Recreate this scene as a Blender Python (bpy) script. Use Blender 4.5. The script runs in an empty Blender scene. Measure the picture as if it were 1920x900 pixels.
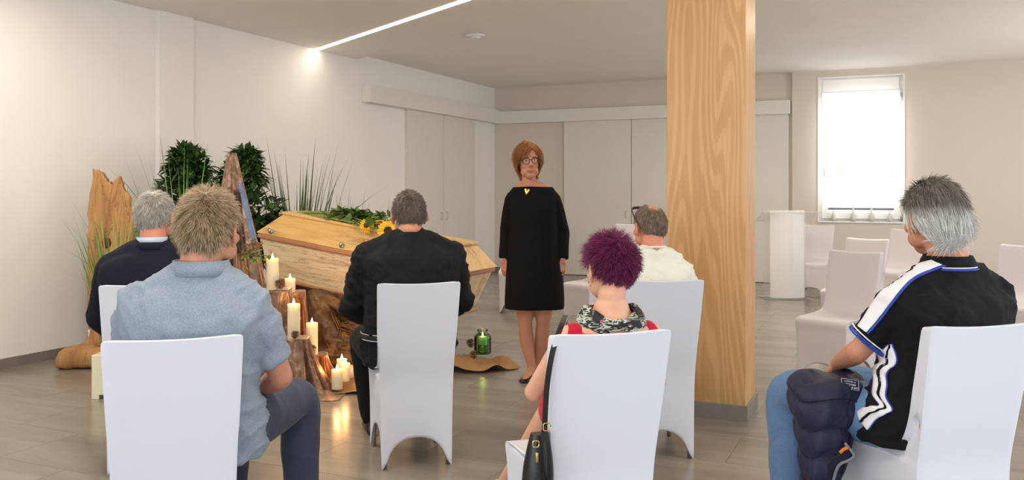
import bpy, bmesh, math, random
import numpy as np
from mathutils import Vector, Matrix, Euler, noise
PI = math.pi
rnd = random.Random(7)
S = bpy.context.scene
COL = S.collection

# ------------------------------------------------------------------ camera
YAW = math.radians(24.1); FPX = 1634.0; HY = 358.0; CH = 1.4
FW = Vector((-math.sin(YAW), math.cos(YAW), 0)); RT = Vector((math.cos(YAW), math.sin(YAW), 0))
cam = bpy.data.cameras.new('camera'); camo = bpy.data.objects.new('camera', cam); COL.objects.link(camo)
camo.location = (0, 0, CH); camo.rotation_euler = (PI/2, 0, YAW)
cam.sensor_width = 36; cam.lens = FPX/1920*36; cam.shift_y = -(450-HY)/1920
cam.clip_start = .05; cam.clip_end = 200
S.camera = camo
# ------------------------------------------------------------------ world, lamps, exposure
w = bpy.data.worlds.new('sky'); S.world = w; w.use_nodes = True
w.node_tree.nodes['Background'].inputs[0].default_value = (.93, .97, 1, 1)
w.node_tree.nodes['Background'].inputs[1].default_value = 3.0
S.view_settings.view_transform = 'Standard'; S.view_settings.look = 'None'
S.view_settings.gamma = 1; S.view_settings.use_curve_mapping = False
S.view_settings.exposure = 0.22

def area(name, loc, rot, sx, sy, power, color):
    l = bpy.data.lights.new(name, 'AREA'); l.shape = 'RECTANGLE'; l.size = sx; l.size_y = sy
    l.energy = power; l.color = color
    o = bpy.data.objects.new(name, l); COL.objects.link(o); o.location = loc; o.rotation_euler = rot
    return o
# daylight through the tall windows behind the camera and in the right wall
area('window_daylight_rear', (-3.3, -2.9, 1.7), (PI/2, 0, PI+.22), 5.5, 2.4, 360, (.82, .91, 1.0))
area('window_daylight_right', (3.3, 3.2, 1.6), (PI/2, 0, PI/2), 4.0, 2.2, 12, (.86, .93, 1.0))
area('window_daylight_far', (3.3, 10.6, 1.8), (PI/2, 0, PI/2), 3.0, 2.0, 22, (1.0, .93, .82))
area('window_daylight_back', (-.55, 13.55, 2.0), (PI/2, 0, 0), .9, 1.4, 26, (1.0, .98, .95))
# warm strip lamps under the ceiling without fixtures, one near, one further back
LD = Vector((1.056, -.623, 0)).normalized()
la = math.atan2(LD.y, LD.x)
area('ceiling_strip_light', (-3.2, 3.0, 3.06), (0, 0, la), 6, .1, 78, (1.0, .86, .68))
area('ceiling_strip_light_far', (-1.2, 9.6, 3.12), (0, 0, la), 5, .1, 76, (1.0, .87, .7))

# ------------------------------------------------------------------ pixel helpers (a point at camera depth z)
def W(px, z, h=0.0):
    p = FW*z + RT*((px-960)/FPX*z); p.z = h; return p
def WP(px, py, z): return W(px, z, CH-(py-HY)/FPX*z)
def G(px, py): return W(px, CH*FPX/(py-HY), 0)
def fdir(phi):   # unit direction phi degrees left of the camera's forward
    a = YAW+math.radians(phi); return Vector((-math.sin(a), math.cos(a), 0))
def frz(phi): return YAW+math.radians(phi)

# ------------------------------------------------------------------ object helpers
MW = {}
def thing(name, label, cat, loc=(0,0,0), rz=0, group=None, rot=None):
    o = bpy.data.objects.new(name, None); COL.objects.link(o); o.empty_display_size = .1
    o.location = loc
    e = Euler((0,0,rz)) if rot is None else Euler(rot)
    o.rotation_euler = e
    MW[o.name] = Matrix.Translation(Vector(loc)) @ e.to_matrix().to_4x4()
    o['label'] = label; o['category'] = cat
    if group: o['group'] = group
    return o
def tag(o, label, cat, group=None, kind=None):
    o['label'] = label; o['category'] = cat
    if group: o['group'] = group
    if kind: o['kind'] = kind
    return o
def mk(name, bm, m, parent=None, smooth=True, world=False, label=None, angle=None):
    me = bpy.data.meshes.new(name)
    if world and parent is not None:
        p = parent; M = Matrix.Identity(4)
        M = MW[p.name]
        bm.transform(M.inverted())
    bmesh.ops.recalc_face_normals(bm, faces=bm.faces)
    bm.to_mesh(me); bm.free()
    if smooth:
        me.polygons.foreach_set('use_smooth', [True]*len(me.polygons))
        if angle: 
            try: me.set_sharp_from_angle(angle=math.radians(angle))
            except Exception: pass
    if m: me.materials.append(m)
    o = bpy.data.objects.new(name, me); COL.objects.link(o)
    if parent: o.parent = parent
    MW[o.name] = MW[parent.name].copy() if parent else Matrix.Identity(4)
    if label: o['label'] = label
    return o
def struct(o): o['kind'] = 'structure'; return o
def dup(root, loc, rz, label, group=None):
    r = root.copy(); COL.objects.link(r); r.location = loc; r.rotation_euler = (0,0,rz)
    MW[r.name] = Matrix.Translation(Vector(loc)) @ Euler((0,0,rz)).to_matrix().to_4x4()
    r['label'] = label
    if group: r['group'] = group
    for ch in list(root.children):
        c = ch.copy(); COL.objects.link(c); c.parent = r
        for g in list(ch.children):
            d = g.copy(); COL.objects.link(d); d.parent = c
    return r
def B(): return bmesh.new()
def box(bm, sx, sy, sz, c=(0,0,0), M=None, bev=0.0, seg=2):
    t = bmesh.new(); bmesh.ops.create_cube(t, size=1)
    bmesh.ops.scale(t, vec=(sx, sy, sz), verts=t.verts)
    if bev: bmesh.ops.bevel(t, geom=t.edges[:]+t.verts[:], offset=bev, segments=seg, affect='EDGES', profile=.5)
    bmesh.ops.translate(t, vec=c, verts=t.verts)
    if M: t.transform(M)
    join(bm, t)
def join(bm, t):
    me = bpy.data.meshes.new('tmp'); t.to_mesh(me); t.free(); bm.from_mesh(me); bpy.data.meshes.remove(me)
def bx(bm, x0, x1, y0, y1, z0, z1, bev=0.0):
    box(bm, x1-x0, y1-y0, z1-z0, ((x0+x1)/2, (y0+y1)/2, (z0+z1)/2), None, bev)
def loft(bm, rings, cap=True, closed=True):
    vs = [[bm.verts.new(p) for p in r] for r in rings]
    n = len(rings[0]); m = n if closed else n-1
    for a, b in zip(vs[:-1], vs[1:]):
        for i in range(m):
            j = (i+1) % n
            bm.faces.new((a[i], a[j], b[j], b[i]))
    if cap and closed:
        bm.faces.new(vs[0][::-1]); bm.faces.new(vs[-1])
    return vs
def frames(pts):
    pts = [Vector(p) for p in pts]; T = []
    for i in range(len(pts)):
        a = pts[max(i-1,0)]; b = pts[min(i+1, len(pts)-1)]; T.append((b-a).normalized())
    up = Vector((0,0,1)) if abs(T[0].z) < .9 else Vector((1,0,0))
    out = []; u = (up - T[0]*up.dot(T[0])).normalized()
    for t in T:
        u = u - t*u.dot(t)
        if u.length < 1e-6: u = t.orthogonal()
        u.normalize(); out.append((u.copy(), t.cross(u)))
    return out
def tube(bm, pts, radii, seg=10, cap=True, flat=1.0, round_ends=False):
    if not hasattr(radii, '__len__'): radii = [radii]*len(pts)
    pts = [Vector(p) for p in pts]; radii = list(radii)
    if round_ends:
        d0 = (pts[0]-pts[1]).normalized(); d1 = (pts[-1]-pts[-2]).normalized(); r0 = radii[0]; r1 = radii[-1]
        pts = [pts[0]+d0*r0*.95, pts[0]+d0*r0*.7] + pts + [pts[-1]+d1*r1*.7, pts[-1]+d1*r1*.95]
        radii = [r0*.3, r0*.72] + radii + [r1*.72, r1*.3]
    fr = frames(pts); rings = []
    for p, r, (u, v) in zip(pts, radii, fr):
        rings.append([p+u*(r*math.cos(2*PI*k/seg))+v*(r*flat*math.sin(2*PI*k/seg)) for k in range(seg)])
    loft(bm, rings, cap)
def smoothpath(pts, n=6):
    pts = [Vector(p) for p in pts]; out = []
    P = [pts[0]*2-pts[1]]+pts+[pts[-1]*2-pts[-2]]
    for i in range(1, len(P)-2):
        for k in range(n):
            t = k/n; a, b, c, d = P[i-1:i+3]
            out.append(.5*((2*b)+(c-a)*t+(2*a-5*b+4*c-d)*t*t+(3*b-a-3*c+d)*t**3))
    out.append(pts[-1]); return out
def interp(vals, n=6):
    return [v.x for v in smoothpath([Vector((v,0,0)) for v in vals], n)]
def lathe(bm, prof, seg=24, M=None, c=(0,0,0)):
    rings = [[Vector((r*math.cos(2*PI*k/seg), r*math.sin(2*PI*k/seg), z))+Vector(c) for k in range(seg)] for r, z in prof]
    if M: rings = [[M@p for p in r] for r in rings]
    loft(bm, rings)
def ell(bm, c, r, M=None, sub=3):
    t = bmesh.new(); bmesh.ops.create_icosphere(t, subdivisions=sub, radius=1)
    bmesh.ops.scale(t, vec=r, verts=t.verts)
    if M: t.transform(M)
    bmesh.ops.translate(t, vec=c, verts=t.verts); join(bm, t)
def mod(o, typ, **kw):
    m = o.modifiers.new(typ.lower(), typ)
    for k, v in kw.items(): setattr(m, k, v)
    return m
def apply_mods(o):
    dg = bpy.context.evaluated_depsgraph_get(); dg.update()
    me = bpy.data.meshes.new_from_object(o.evaluated_get(dg)); old = o.data
    o.modifiers.clear(); o.data = me
    me.polygons.foreach_set('use_smooth', [True]*len(me.polygons))
    return o

# ------------------------------------------------------------------ materials
def srgb(r, g, b):
    f = lambda c: (c/255/12.92) if c/255 <= .04045 else ((c/255+.055)/1.055)**2.4
    return (f(r), f(g), f(b), 1)
class NT:
    def __init__(s, name):
        s.m = bpy.data.materials.new(name); s.m.use_nodes = True; s.t = s.m.node_tree
        s.b = s.t.nodes['Principled BSDF']; s.out = s.t.nodes['Material Output']
    def n(s, typ, **kw):
        x = s.t.nodes.new(typ)
        for k, v in kw.items():
            if k.startswith('i_'):
                key = k[2:]
                key = int(key) if key.isdigit() else key.replace('_', ' ')
                x.inputs[key].default_value = v
            else: setattr(x, k, v)
        return x
    def l(s, a, b): s.t.links.new(a, b)
    def coord(s, scale=(1,1,1), rot=(0,0,0), loc=(0,0,0), kind='Object'):
        c = s.n('ShaderNodeTexCoord'); mp = s.n('ShaderNodeMapping')
        mp.inputs['Scale'].default_value = scale; mp.inputs['Rotation'].default_value = rot; mp.inputs['Location'].default_value = loc
        s.l(c.outputs[kind], mp.inputs[0]); return mp.outputs[0]
    def noise(s, vec, scale, detail=3, rough=.55, dist=0):
        x = s.n('ShaderNodeTexNoise', i_Scale=scale, i_Detail=detail, i_Roughness=rough, i_Distortion=dist)
        s.l(vec, x.inputs['Vector']); return x.outputs['Fac']
    def ramp(s, fac, stops):
        r = s.n('ShaderNodeValToRGB'); e = r.color_ramp.elements
        while len(e) < len(stops): e.new(.5)
        for k, (p, c) in enumerate(stops): e[k].position = p; e[k].color = c
        s.l(fac, r.inputs[0]); return r.outputs[0]
    def mix(s, fac, a, b, blend='MIX'):
        x = s.n('ShaderNodeMix', data_type='RGBA', blend_type=blend)
        for sock, v in ((x.inputs['Factor'], fac), (x.inputs['A'], a), (x.inputs['B'], b)):
            if isinstance(v, (int, float, tuple)): sock.default_value = v
            else: s.l(v, sock)
        return x.outputs['Result']
    def bump(s, h, strength=.3, dist=.01, prev=None):
        x = s.n('ShaderNodeBump'); x.inputs['Strength'].default_value = strength; x.inputs['Distance'].default_value = dist
        s.l(h, x.inputs['Height'])
        if prev: s.l(prev, x.inputs['Normal'])
        return x.outputs[0]
    def math(s, op, a, b=0):
        x = s.n('ShaderNodeMath', operation=op)
        for k, v in enumerate((a, b)):
            if isinstance(v, (int, float)): x.inputs[k].default_value = v
            else: s.l(v, x.inputs[k])
        return x.outputs[0]
def scl(c, k): return (min(1,c[0]*k), min(1,c[1]*k), min(1,c[2]*k), 1)
def M_(name, c, rough=.6, var=.08, scale=12, bump=0, bscale=60, metal=0, sheen=0, trans=0, sss=0, emit=0, spec=None, dist=.005, stretch=(1,1,1)):
    t = NT(name); v = t.coord(stretch)
    t.l(t.ramp(t.noise(v, scale), [(.3, scl(c, 1-var)), (.7, scl(c, 1+var))]), t.b.inputs['Base Color'])
    t.b.inputs['Roughness'].default_value = rough; t.b.inputs['Metallic'].default_value = metal
    if sheen: t.b.inputs['Sheen Weight'].default_value = sheen; t.b.inputs['Sheen Roughness'].default_value = .4
    if trans: t.b.inputs['Transmission Weight'].default_value = trans
    if sss:
        t.b.inputs['Subsurface Weight'].default_value = sss; t.b.inputs['Subsurface Radius'].default_value = (.02,.008,.004); t.b.inputs['Subsurface Scale'].default_value = .5
    if spec is not None: t.b.inputs['Specular IOR Level'].default_value = spec
    if emit: t.b.inputs['Emission Color'].default_value = c; t.b.inputs['Emission Strength'].default_value = emit
    if bump: t.l(t.bump(t.noise(v, bscale, 4), bump, dist), t.b.inputs['Normal'])
    return t.m
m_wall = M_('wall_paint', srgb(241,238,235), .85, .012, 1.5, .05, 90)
m_wall2 = M_('wall_paint_beige', srgb(219,209,197), .85, .012, 1.5, .05, 90)  # wall paint darkened for the back wall, its weaker light put into the colour
m_panel = M_('panel_paint', srgb(224,220,212), .6, .012, 2, .03, 50)
m_header = M_('header_paint', srgb(230,227,220), .6, .01, 2, .03, 50)
m_ceil = M_('ceiling_paint', srgb(243,239,233), .9, .012, 1.2, .05, 80)
m_white = M_('white_lacquer', srgb(240,240,238), .35, .01, 5)
m_grout = M_('plinth_tile', srgb(128,122,114), .5, .1, 6, .1, 40)
m_metal = M_('brushed_metal', (.6,.6,.6,1), .3, .05, 30, metal=1)
m_dark = M_('dark_plastic', srgb(35,35,37), .4, .1, 30)

def floor_mat():
    t = NT('floor_tiles'); v = t.coord(loc=(.83, -.14+.0, 0))
    bk = t.n('ShaderNodeTexBrick'); bk.offset = .5
    bk.inputs['Color1'].default_value = (0,0,0,1); bk.inputs['Color2'].default_value = (1,1,1,1); bk.inputs['Mortar'].default_value = (.5,.5,.5,1)
    bk.inputs['Scale'].default_value = 1; bk.inputs['Mortar Size'].default_value = .0022; bk.inputs['Mortar Smooth'].default_value = .1
    bk.inputs['Brick Width'].default_value = 1.0; bk.inputs['Row Height'].default_value = .49
    t.l(v, bk.inputs['Vector'])
    # streaky stone, shifted per tile
    v2 = t.coord((.55, 3.2, 1))
    off = t.n('ShaderNodeVectorMath', operation='SCALE'); t.l(bk.outputs['Color'], off.inputs[0]); off.inputs['Scale'].default_value = 9
    ad = t.n('ShaderNodeVectorMath', operation='ADD'); t.l(v2, ad.inputs[0]); t.l(off.outputs[0], ad.inputs[1])
    st = t.noise(ad.outputs[0], 1.3, 6, .6, .6)
    base = t.ramp(st, [(.25, srgb(127,119,108)), (.5, srgb(141,134,123)), (.75, srgb(157,150,139))])
    tone = t.ramp(bk.outputs['Color'], [(0, (.90,.90,.90,1)), (1, (1.04,1.03,1.02,1))])
    c = t.mix(1.0, base, tone, 'MULTIPLY')
    c = t.mix(bk.outputs['Fac'], c, srgb(105,97,88))
    t.l(c, t.b.inputs['Base Color'])
    rn = t.noise(t.coord(), 3, 4)
    rr = t.n('ShaderNodeMapRange'); t.l(rn, rr.inputs[0]); rr.inputs['To Min'].default_value = .17; rr.inputs['To Max'].default_value = .3
    t.l(rr.outputs[0], t.b.inputs['Roughness'])
    inv = t.math('SUBTRACT', 1, bk.outputs['Fac'])
    t.l(t.bump(inv, .3, .002), t.b.inputs['Normal'])
    return t.m
m_floor = floor_mat()

def oak_mat():
    t = NT('oak_veneer'); v = t.coord((1, 1, .10))
    n1 = t.noise(v, 2.1, 2, .5, .35)
    rings = t.math('SINE', t.math('MULTIPLY', n1, 210))
    fine = t.noise(t.coord((1,1,.025)), 90, 5, .75)
    big = t.noise(t.coord((1,1,.25)), 3, 3)
    a = t.ramp(rings, [(0.0, srgb(192,145,90)), (.2, srgb(203,157,102)), (.6, srgb(208,164,109)), (1, srgb(210,167,113))])
    b = t.ramp(fine, [(.35, (.84,.78,.70,1)), (.6, (1,1,1,1))])
    c = t.mix(.9, a, b, 'MULTIPLY')
    c = t.mix(.35, c, t.ramp(big, [(.3, srgb(192,144,88)), (.7, srgb(220,180,128))]))
    t.l(c, t.b.inputs['Base Color']); t.b.inputs['Roughness'].default_value = .42
    t.l(t.bump(fine, .1, .001), t.b.inputs['Normal'])
    return t.m
m_oak = oak_mat()

# ------------------------------------------------------------------ setting
XL, YB, XR, YF, H1, H2 = -6.46, 13.7, 3.6, -3.1, 3.11, 3.18
def st(name, m, fn, bevel=0):
    bm = B(); fn(bm); o = mk(name, bm, m, smooth=False); return struct(o)
st('floor', m_floor, lambda b: bx(b, XL-.2, XR+.2, YF-.2, YB+.2, -.1, 0))
def wl(b):
    bx(b, XL-.2, XL, YF, 6.16, 0, 3.4); bx(b, XL-.2, XL, 6.16, YB, 0, 3.4)
st('wall_left', m_wall, wl)
st('trim_1', m_wall, lambda b: bx(b, XL-.01, XL+.05, 6.16, 6.6, 0, 3.15, .004))
# back wall: closet part, then the window part standing slightly forward
WX0, WX1, WZ0, WZ1 = -1.12, .02, .955, 3.06
def wb(b):
    bx(b, XL-.2, -1.5, YB, YB+.25, 0, 3.4)
    bx(b, -1.5, WX0, YB-.06, YB+.25, 0, 3.4); bx(b, WX1, XR+.2, YB-.06, YB+.25, 0, 3.4)
    bx(b, WX0, WX1, YB-.06, YB+.25, 0, WZ0); bx(b, WX0, WX1, YB-.06, YB+.25, WZ1, 3.4)
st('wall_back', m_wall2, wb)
def wr(b):   # right wall with two window openings
    y = YF
    for (a, c, z0, z1) in ((1.1, 5.3, .4, 2.8), (9.0, 12.2, .7, 2.9)):
        bx(b, XR, XR+.2, y, a, 0, 3.4); bx(b, XR, XR+.2, a, c, 0, z0); bx(b, XR, XR+.2, a, c, z1, 3.4); y = c
    bx(b, XR, XR+.2, y, YB, 0, 3.4)
st('wall_right', m_wall, wr)
def wf(b):
    bx(b, XL-.2, -5.4, YF-.2, YF, 0, 3.4); bx(b, 2.2, XR+.2, YF-.2, YF, 0, 3.4)
    bx(b, -5.4, 2.2, YF-.2, YF, 0, .4); bx(b, -5.4, 2.2, YF-.2, YF, 2.95, 3.4)
st('wall_front', m_wall, wf)
# ceiling: high field behind a lower slab whose edge runs diagonally
ey = lambda x: 9.52 - (x-XL)*.59
def ceil(b):
    bx(b, XL-.2, XR+.2, YF, YB+.2, H2, H2+.2)
st('ceiling', m_ceil, ceil)
def slab(b):
    p = [(XL, YF), (XR, YF), (XR, ey(XR)), (XL, ey(XL))]
    loft(b, [[Vector((x, y, H1)) for x, y in p], [Vector((x, y, H2+.01)) for x, y in p]])
st('trim_2', m_ceil, slab)
# light strip set in the lower slab
bm = B()
yy = lambda x: 8.66 - (x-XL)*.59
p = [Vector((XL+.02, yy(XL+.02), 0)), Vector((XR-.2, yy(XR-.2), 0))]; nrm = Vector((-LD.y, LD.x, 0))*.032
loft(bm, [[p[0]-nrm+Vector((0,0,z)), p[1]-nrm+Vector((0,0,z)), p[1]+nrm+Vector((0,0,z)), p[0]+nrm+Vector((0,0,z))] for z in (H1-.004, H1+.002)])
t = NT('led_diffuser'); t.b.inputs['Emission Color'].default_value = (1,.85,.64,1); t.b.inputs['Emission Strength'].default_value = 16
t.l(t.ramp(t.noise(t.coord(), 4), [(0,(.9,.9,.9,1)),(1,(1,1,1,1))]), t.b.inputs['Base Color']); m_led = t.m
led = tag(mk('ceiling_light', bm, m_led, smooth=False), 'long slim glowing light strip running diagonally across the ceiling', 'light')
# baseboards
st('baseboard_left', m_grout, lambda b: (bx(b, XL, XL+.012, YF, 6.16, 0, .08), bx(b, XL+.05, XL+.062, 6.16, 6.6, 0, .08), bx(b, XL, XL+.012, 6.6, 10.68, 0, .08), bx(b, XL, XL+.012, 12.87, YB, 0, .08)))
st('baseboard_back', m_grout, lambda b: (bx(b, XL, -5.2, YB-.012, YB, 0, .08), bx(b, -1.5, XR, YB-.072, YB-.06, 0, .08)))
# headers that hide the sliding door tracks
st('trim_3', m_header, lambda b: bx(b, XL-.01, XL+.14, 9.62, YB-.0, 2.56, 2.79, .004))
st('trim_4', m_header, lambda b: bx(b, XL, -1.53, YB-.14, YB+.01, 2.555, 2.76, .004))
# sliding doors
def door(n, bxs, m, hpos, axis):
    b = B(); bx(b, *bxs, .002); d = mk('door_%d' % n, b, m, smooth=False); struct(d)
    for hp in hpos:
        b = B()
        ell(b, Vector(hp)+Vector((0,0,.05)), (.012,.012,.016), sub=2); ell(b, Vector(hp)-Vector((0,0,.05)), (.012,.012,.016), sub=2)
        off = Vector((.03,0,0)) if axis == 'x' else Vector((0,-.03,0))
        tube(b, [Vector(hp)+Vector((0,0,.05)), Vector(hp)+off*.8+Vector((0,0,.04)), Vector(hp)+off*.8-Vector((0,0,.04)), Vector(hp)-Vector((0,0,.05))], .005, 8)
        mk('door_handle', b, m_metal, d, label='small metal pull')
x = XL+.05
door(1, (XL-.01, x, 10.70, 11.755, .01, 2.57), m_panel, [(x+.005, 11.68, 1.02)], 'x')
door(2, (XL-.01, x, 11.765, 12.85, .01, 2.57), m_panel, [(x+.005, 11.86, 1.02)], 'x')
y = YB-.06
door(3, (-5.15, -3.995, y, YB+.01, .01, 2.57), m_panel, [(-4.08, y-.005, 1.02)], 'y')
door(4, (-3.985, -2.8, y, YB+.01, .01, 2.57), m_panel, [(-3.90, y-.005, 1.02)], 'y')
door(5, (-2.79, -1.55, y+.02, YB+.01, .01, 2.57), m_panel, [], 'y')
# the oak-clad pillar on its tile plinth
PX0, PX1, PY0, PY1 = -1.351, -.865, 5.41, 5.79
b = B(); bx(b, PX0, PX1, PY0, PY1, 0, 3.19, .003); pil = struct(mk('pillar', b, m_oak, smooth=False)); pil['label'] = 'square ceiling-high pillar clad in honey oak veneer'
b = B(); bx(b, PX0-.012, PX1+.012, PY0-.012, PY1+.012, 0, .095, .002); struct(mk('baseboard_pillar', b, m_grout, smooth=False))
# ------------------------------------------------------------------ window in the back wall
def glass_mat(name, col=(1,1,1,1), gl=.1, rough=.02):
    t = NT(name); tr = t.n('ShaderNodeBsdfTransparent'); g = t.n('ShaderNodeBsdfGlossy'); mx = t.n('ShaderNodeMixShader')
    t.l(t.ramp(t.noise(t.coord(), 3), [(0, scl(col,.97)), (1, col)]), tr.inputs[0]); g.inputs['Roughness'].default_value = rough
    fr = t.n('ShaderNodeFresnel'); fr.inputs['IOR'].default_value = 1.4
    f = t.math('ADD', fr.outputs[0], gl); t.l(f, mx.inputs[0])
    t.l(tr.outputs[0], mx.inputs[1]); t.l(g.outputs[0], mx.inputs[2]); t.l(mx.outputs[0], t.out.inputs[0]); return t.m
m_glass = glass_mat('window_glass', (1,1,1,1), .0)
def ringframe(b, x0, x1, z0, z1, y0, y1, wdt, bev=.003):
    bx(b, x0, x0+wdt, y0, y1, z0, z1, bev); bx(b, x1-wdt, x1, y0, y1, z0, z1, bev)
    bx(b, x0+wdt, x1-wdt, y0, y1, z0, z0+wdt, bev); bx(b, x0+wdt, x1-wdt, y0, y1, z1-wdt, z1, bev)
wy = YB-.02
b = B(); ringframe(b, WX0, WX1, WZ0, WZ1, wy+.02, wy+.10, .05); win = struct(mk('window_1', b, m_white, smooth=False))
b = B(); ringframe(b, WX0+.035, WX1-.035, WZ0+.035, WZ1-.2, wy, wy+.07, .09, .006); mk('sash', b, m_white, win, smooth=False)
b = B(); bx(b, WX0+.05, WX1-.05, wy+.005, wy+.06, WZ1-.2, WZ1-.02, .003); mk('upper_rail', b, m_white, win, smooth=False)
b = B(); bx(b, WX0+.12, WX1-.12, wy+.035, wy+.041, WZ0+.12, WZ1-.28); mk('pane', b, m_glass, win, smooth=False)
# lower pleated blind with its two rails
zt = CH+27*12.75/FPX; zb_ = CH-32*12.75/FPX
b = B()
N = 14
for k in range(N):
    z0 = zb_+(zt-zb_)*k/N; z1 = zb_+(zt-zb_)*(k+1)/N; zm = (z0+z1)/2
    q = [Vector((WX0+.13, wy+.012, z0)), Vector((WX0+.13, wy+.004, zm)), Vector((WX0+.13, wy+.012, z1)), Vector((WX0+.13, wy+.02, zm))]
    loft(b, [q, [v+Vector((WX1-WX0-.26, 0, 0)) for v in q]])
t = NT('blind_fabric'); t.b.inputs['Base Color'].default_value = (.9,.92,.95,1)
tl = t.n('ShaderNodeBsdfTranslucent'); tl.inputs[0].default_value = (.95,.97,1,1); mx = t.n('ShaderNodeMixShader'); mx.inputs[0].default_value = .75
t.l(t.ramp(t.noise(t.coord(), 40), [(0,(.88,.9,.93,1)),(1,(.95,.97,1,1))]), t.b.inputs['Base Color'])
t.l(t.b.outputs[0], mx.inputs[1]); t.l(tl.outputs[0], mx.inputs[2]); t.l(mx.outputs[0], t.out.inputs[0])
bl = mk('blind', b, t.m, win, smooth=False)
b = B(); bx(b, WX0+.125, WX1-.125, wy-.002, wy+.024, zt-.007, zt+.010, .002); bx(b, WX0+.125, WX1-.125, wy-.002, wy+.024, zb_-.03, zb_, .002)
mk('blind_rail', b, M_('blind_rail_grey', srgb(96,98,104), .4), win, smooth=False)
b = B(); bx(b, WX0+.07, WX0+.095, wy-.012, wy, 1.62, 1.72, .004); bx(b, WX0+.073, WX0+.092, wy-.045, wy-.03, 1.52, 1.68, .005); bx(b, WX0+.075, WX0+.09, wy-.04, wy, 1.66, 1.68, .003)
mk('window_handle', b, m_metal, win, smooth=False)
for z in (2.75, 1.03):
    b = B(); tube(b, [(WX1-.028, wy-.012, z-.06), (WX1-.028, wy-.012, z+.06)], .012, 10); mk('hinge', b, m_metal, win)
b = B(); bx(b, WX0-.0, WX1+.0, YB-.09, wy+.03, WZ0-.022, WZ0+.0, .003); mk('window_sill', b, m_white, win, smooth=False)
# thin bright casing line around the niche
b = B(); ringframe(b, WX0-.02, WX1+.02, WZ0-.02, WZ1+.02, YB-.068, YB-.058, .022, .001); mk('casing', b, m_white, win, smooth=False)
# small white tree-shaped ornaments on the sill
for k, (px, tall) in enumerate(((1563, 0), (1600, 1), (1634, 1), (1668, 0))):
    t0 = (px-960)/FPX; z = (YB-.05)/(.913+.408*t0); p = W(px, z, WZ0)
    bm = B(); s = 1.0 if tall else .8
    lathe(bm, [(.02,0),(.045*s,.004),(.05*s,.03),(.042*s,.09*s),(.03*s,.12*s),(.018*s,.15*s),(.016*s,.19*s),(.02*s,.2*s),(.018*s,.21*s)], 16)
    lab = ['stubby milky bottle at the left end of the window sill', 'taller milky bottle on the window sill, second from the left', 'taller milky bottle on the window sill, third from the left', 'stubby milky bottle at the right end of the window sill'][k]
    o = mk('sill_bottle', bm, m_sill if k else None)
    if k == 0:
        m_sill = M_('milky_glass', srgb(225,226,215), .3, .05, 20, trans=.3); o.data.materials.clear(); o.data.materials.append(m_sill)
    o.location = p; tag(o, lab, 'bottle', 'milky bottles on the window sill')
# the smoke detector on the high ceiling
zc = (H2-CH)*FPX/(HY-65); p = W(891, zc, H2)
t0 = thing('ceiling_vent', 'round white detector disc on the raised ceiling field', 'detector', p)
b = B(); lathe(b, [(.03,0),(.105,0),(.11,-.01),(.105,-.022),(.02,-.024)], 32); mk('base', b, m_white, t0)
b = B(); lathe(b, [(.02,-.022),(.06,-.024),(.055,-.04),(.02,-.044)], 24); mk('cap', b, m_white, t0)
t0.name = 'smoke_detector'

# ------------------------------------------------------------------ outside the window: a shrub and a pale house
m_leaf0 = M_('garden_leaf', srgb(150,190,90), .6, .3, 8)
b = B()
for k in range(260):
    c = Vector((-1.75+rnd.gauss(0,.3), 17.2+rnd.gauss(0,.3), 1.4+rnd.gauss(0,.38)))
    M = Matrix.Translation(c) @ Euler((rnd.random()*6, rnd.random()*6, rnd.random()*6)).to_matrix().to_4x4()
    q = [M@Vector(v) for v in ((0,-.07,0), (.035,0,.01), (0,.07,0), (-.035,0,.01))]
    b.faces.new([b.verts.new(v) for v in q])
tree = thing('garden_tree', 'leafy green tree outside beyond the left edge of the window', 'tree', (-1.75, 17.2, 0))
mk('foliage', b, m_leaf0, tree, world=True)
b = B(); tube(b, [(0,0,-.6),(.02,0,.5),(0,.03,1.3)], [.06,.05,.03], 8); mk('trunk', b, M_('bark', srgb(110,90,70), .9), tree)
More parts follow.
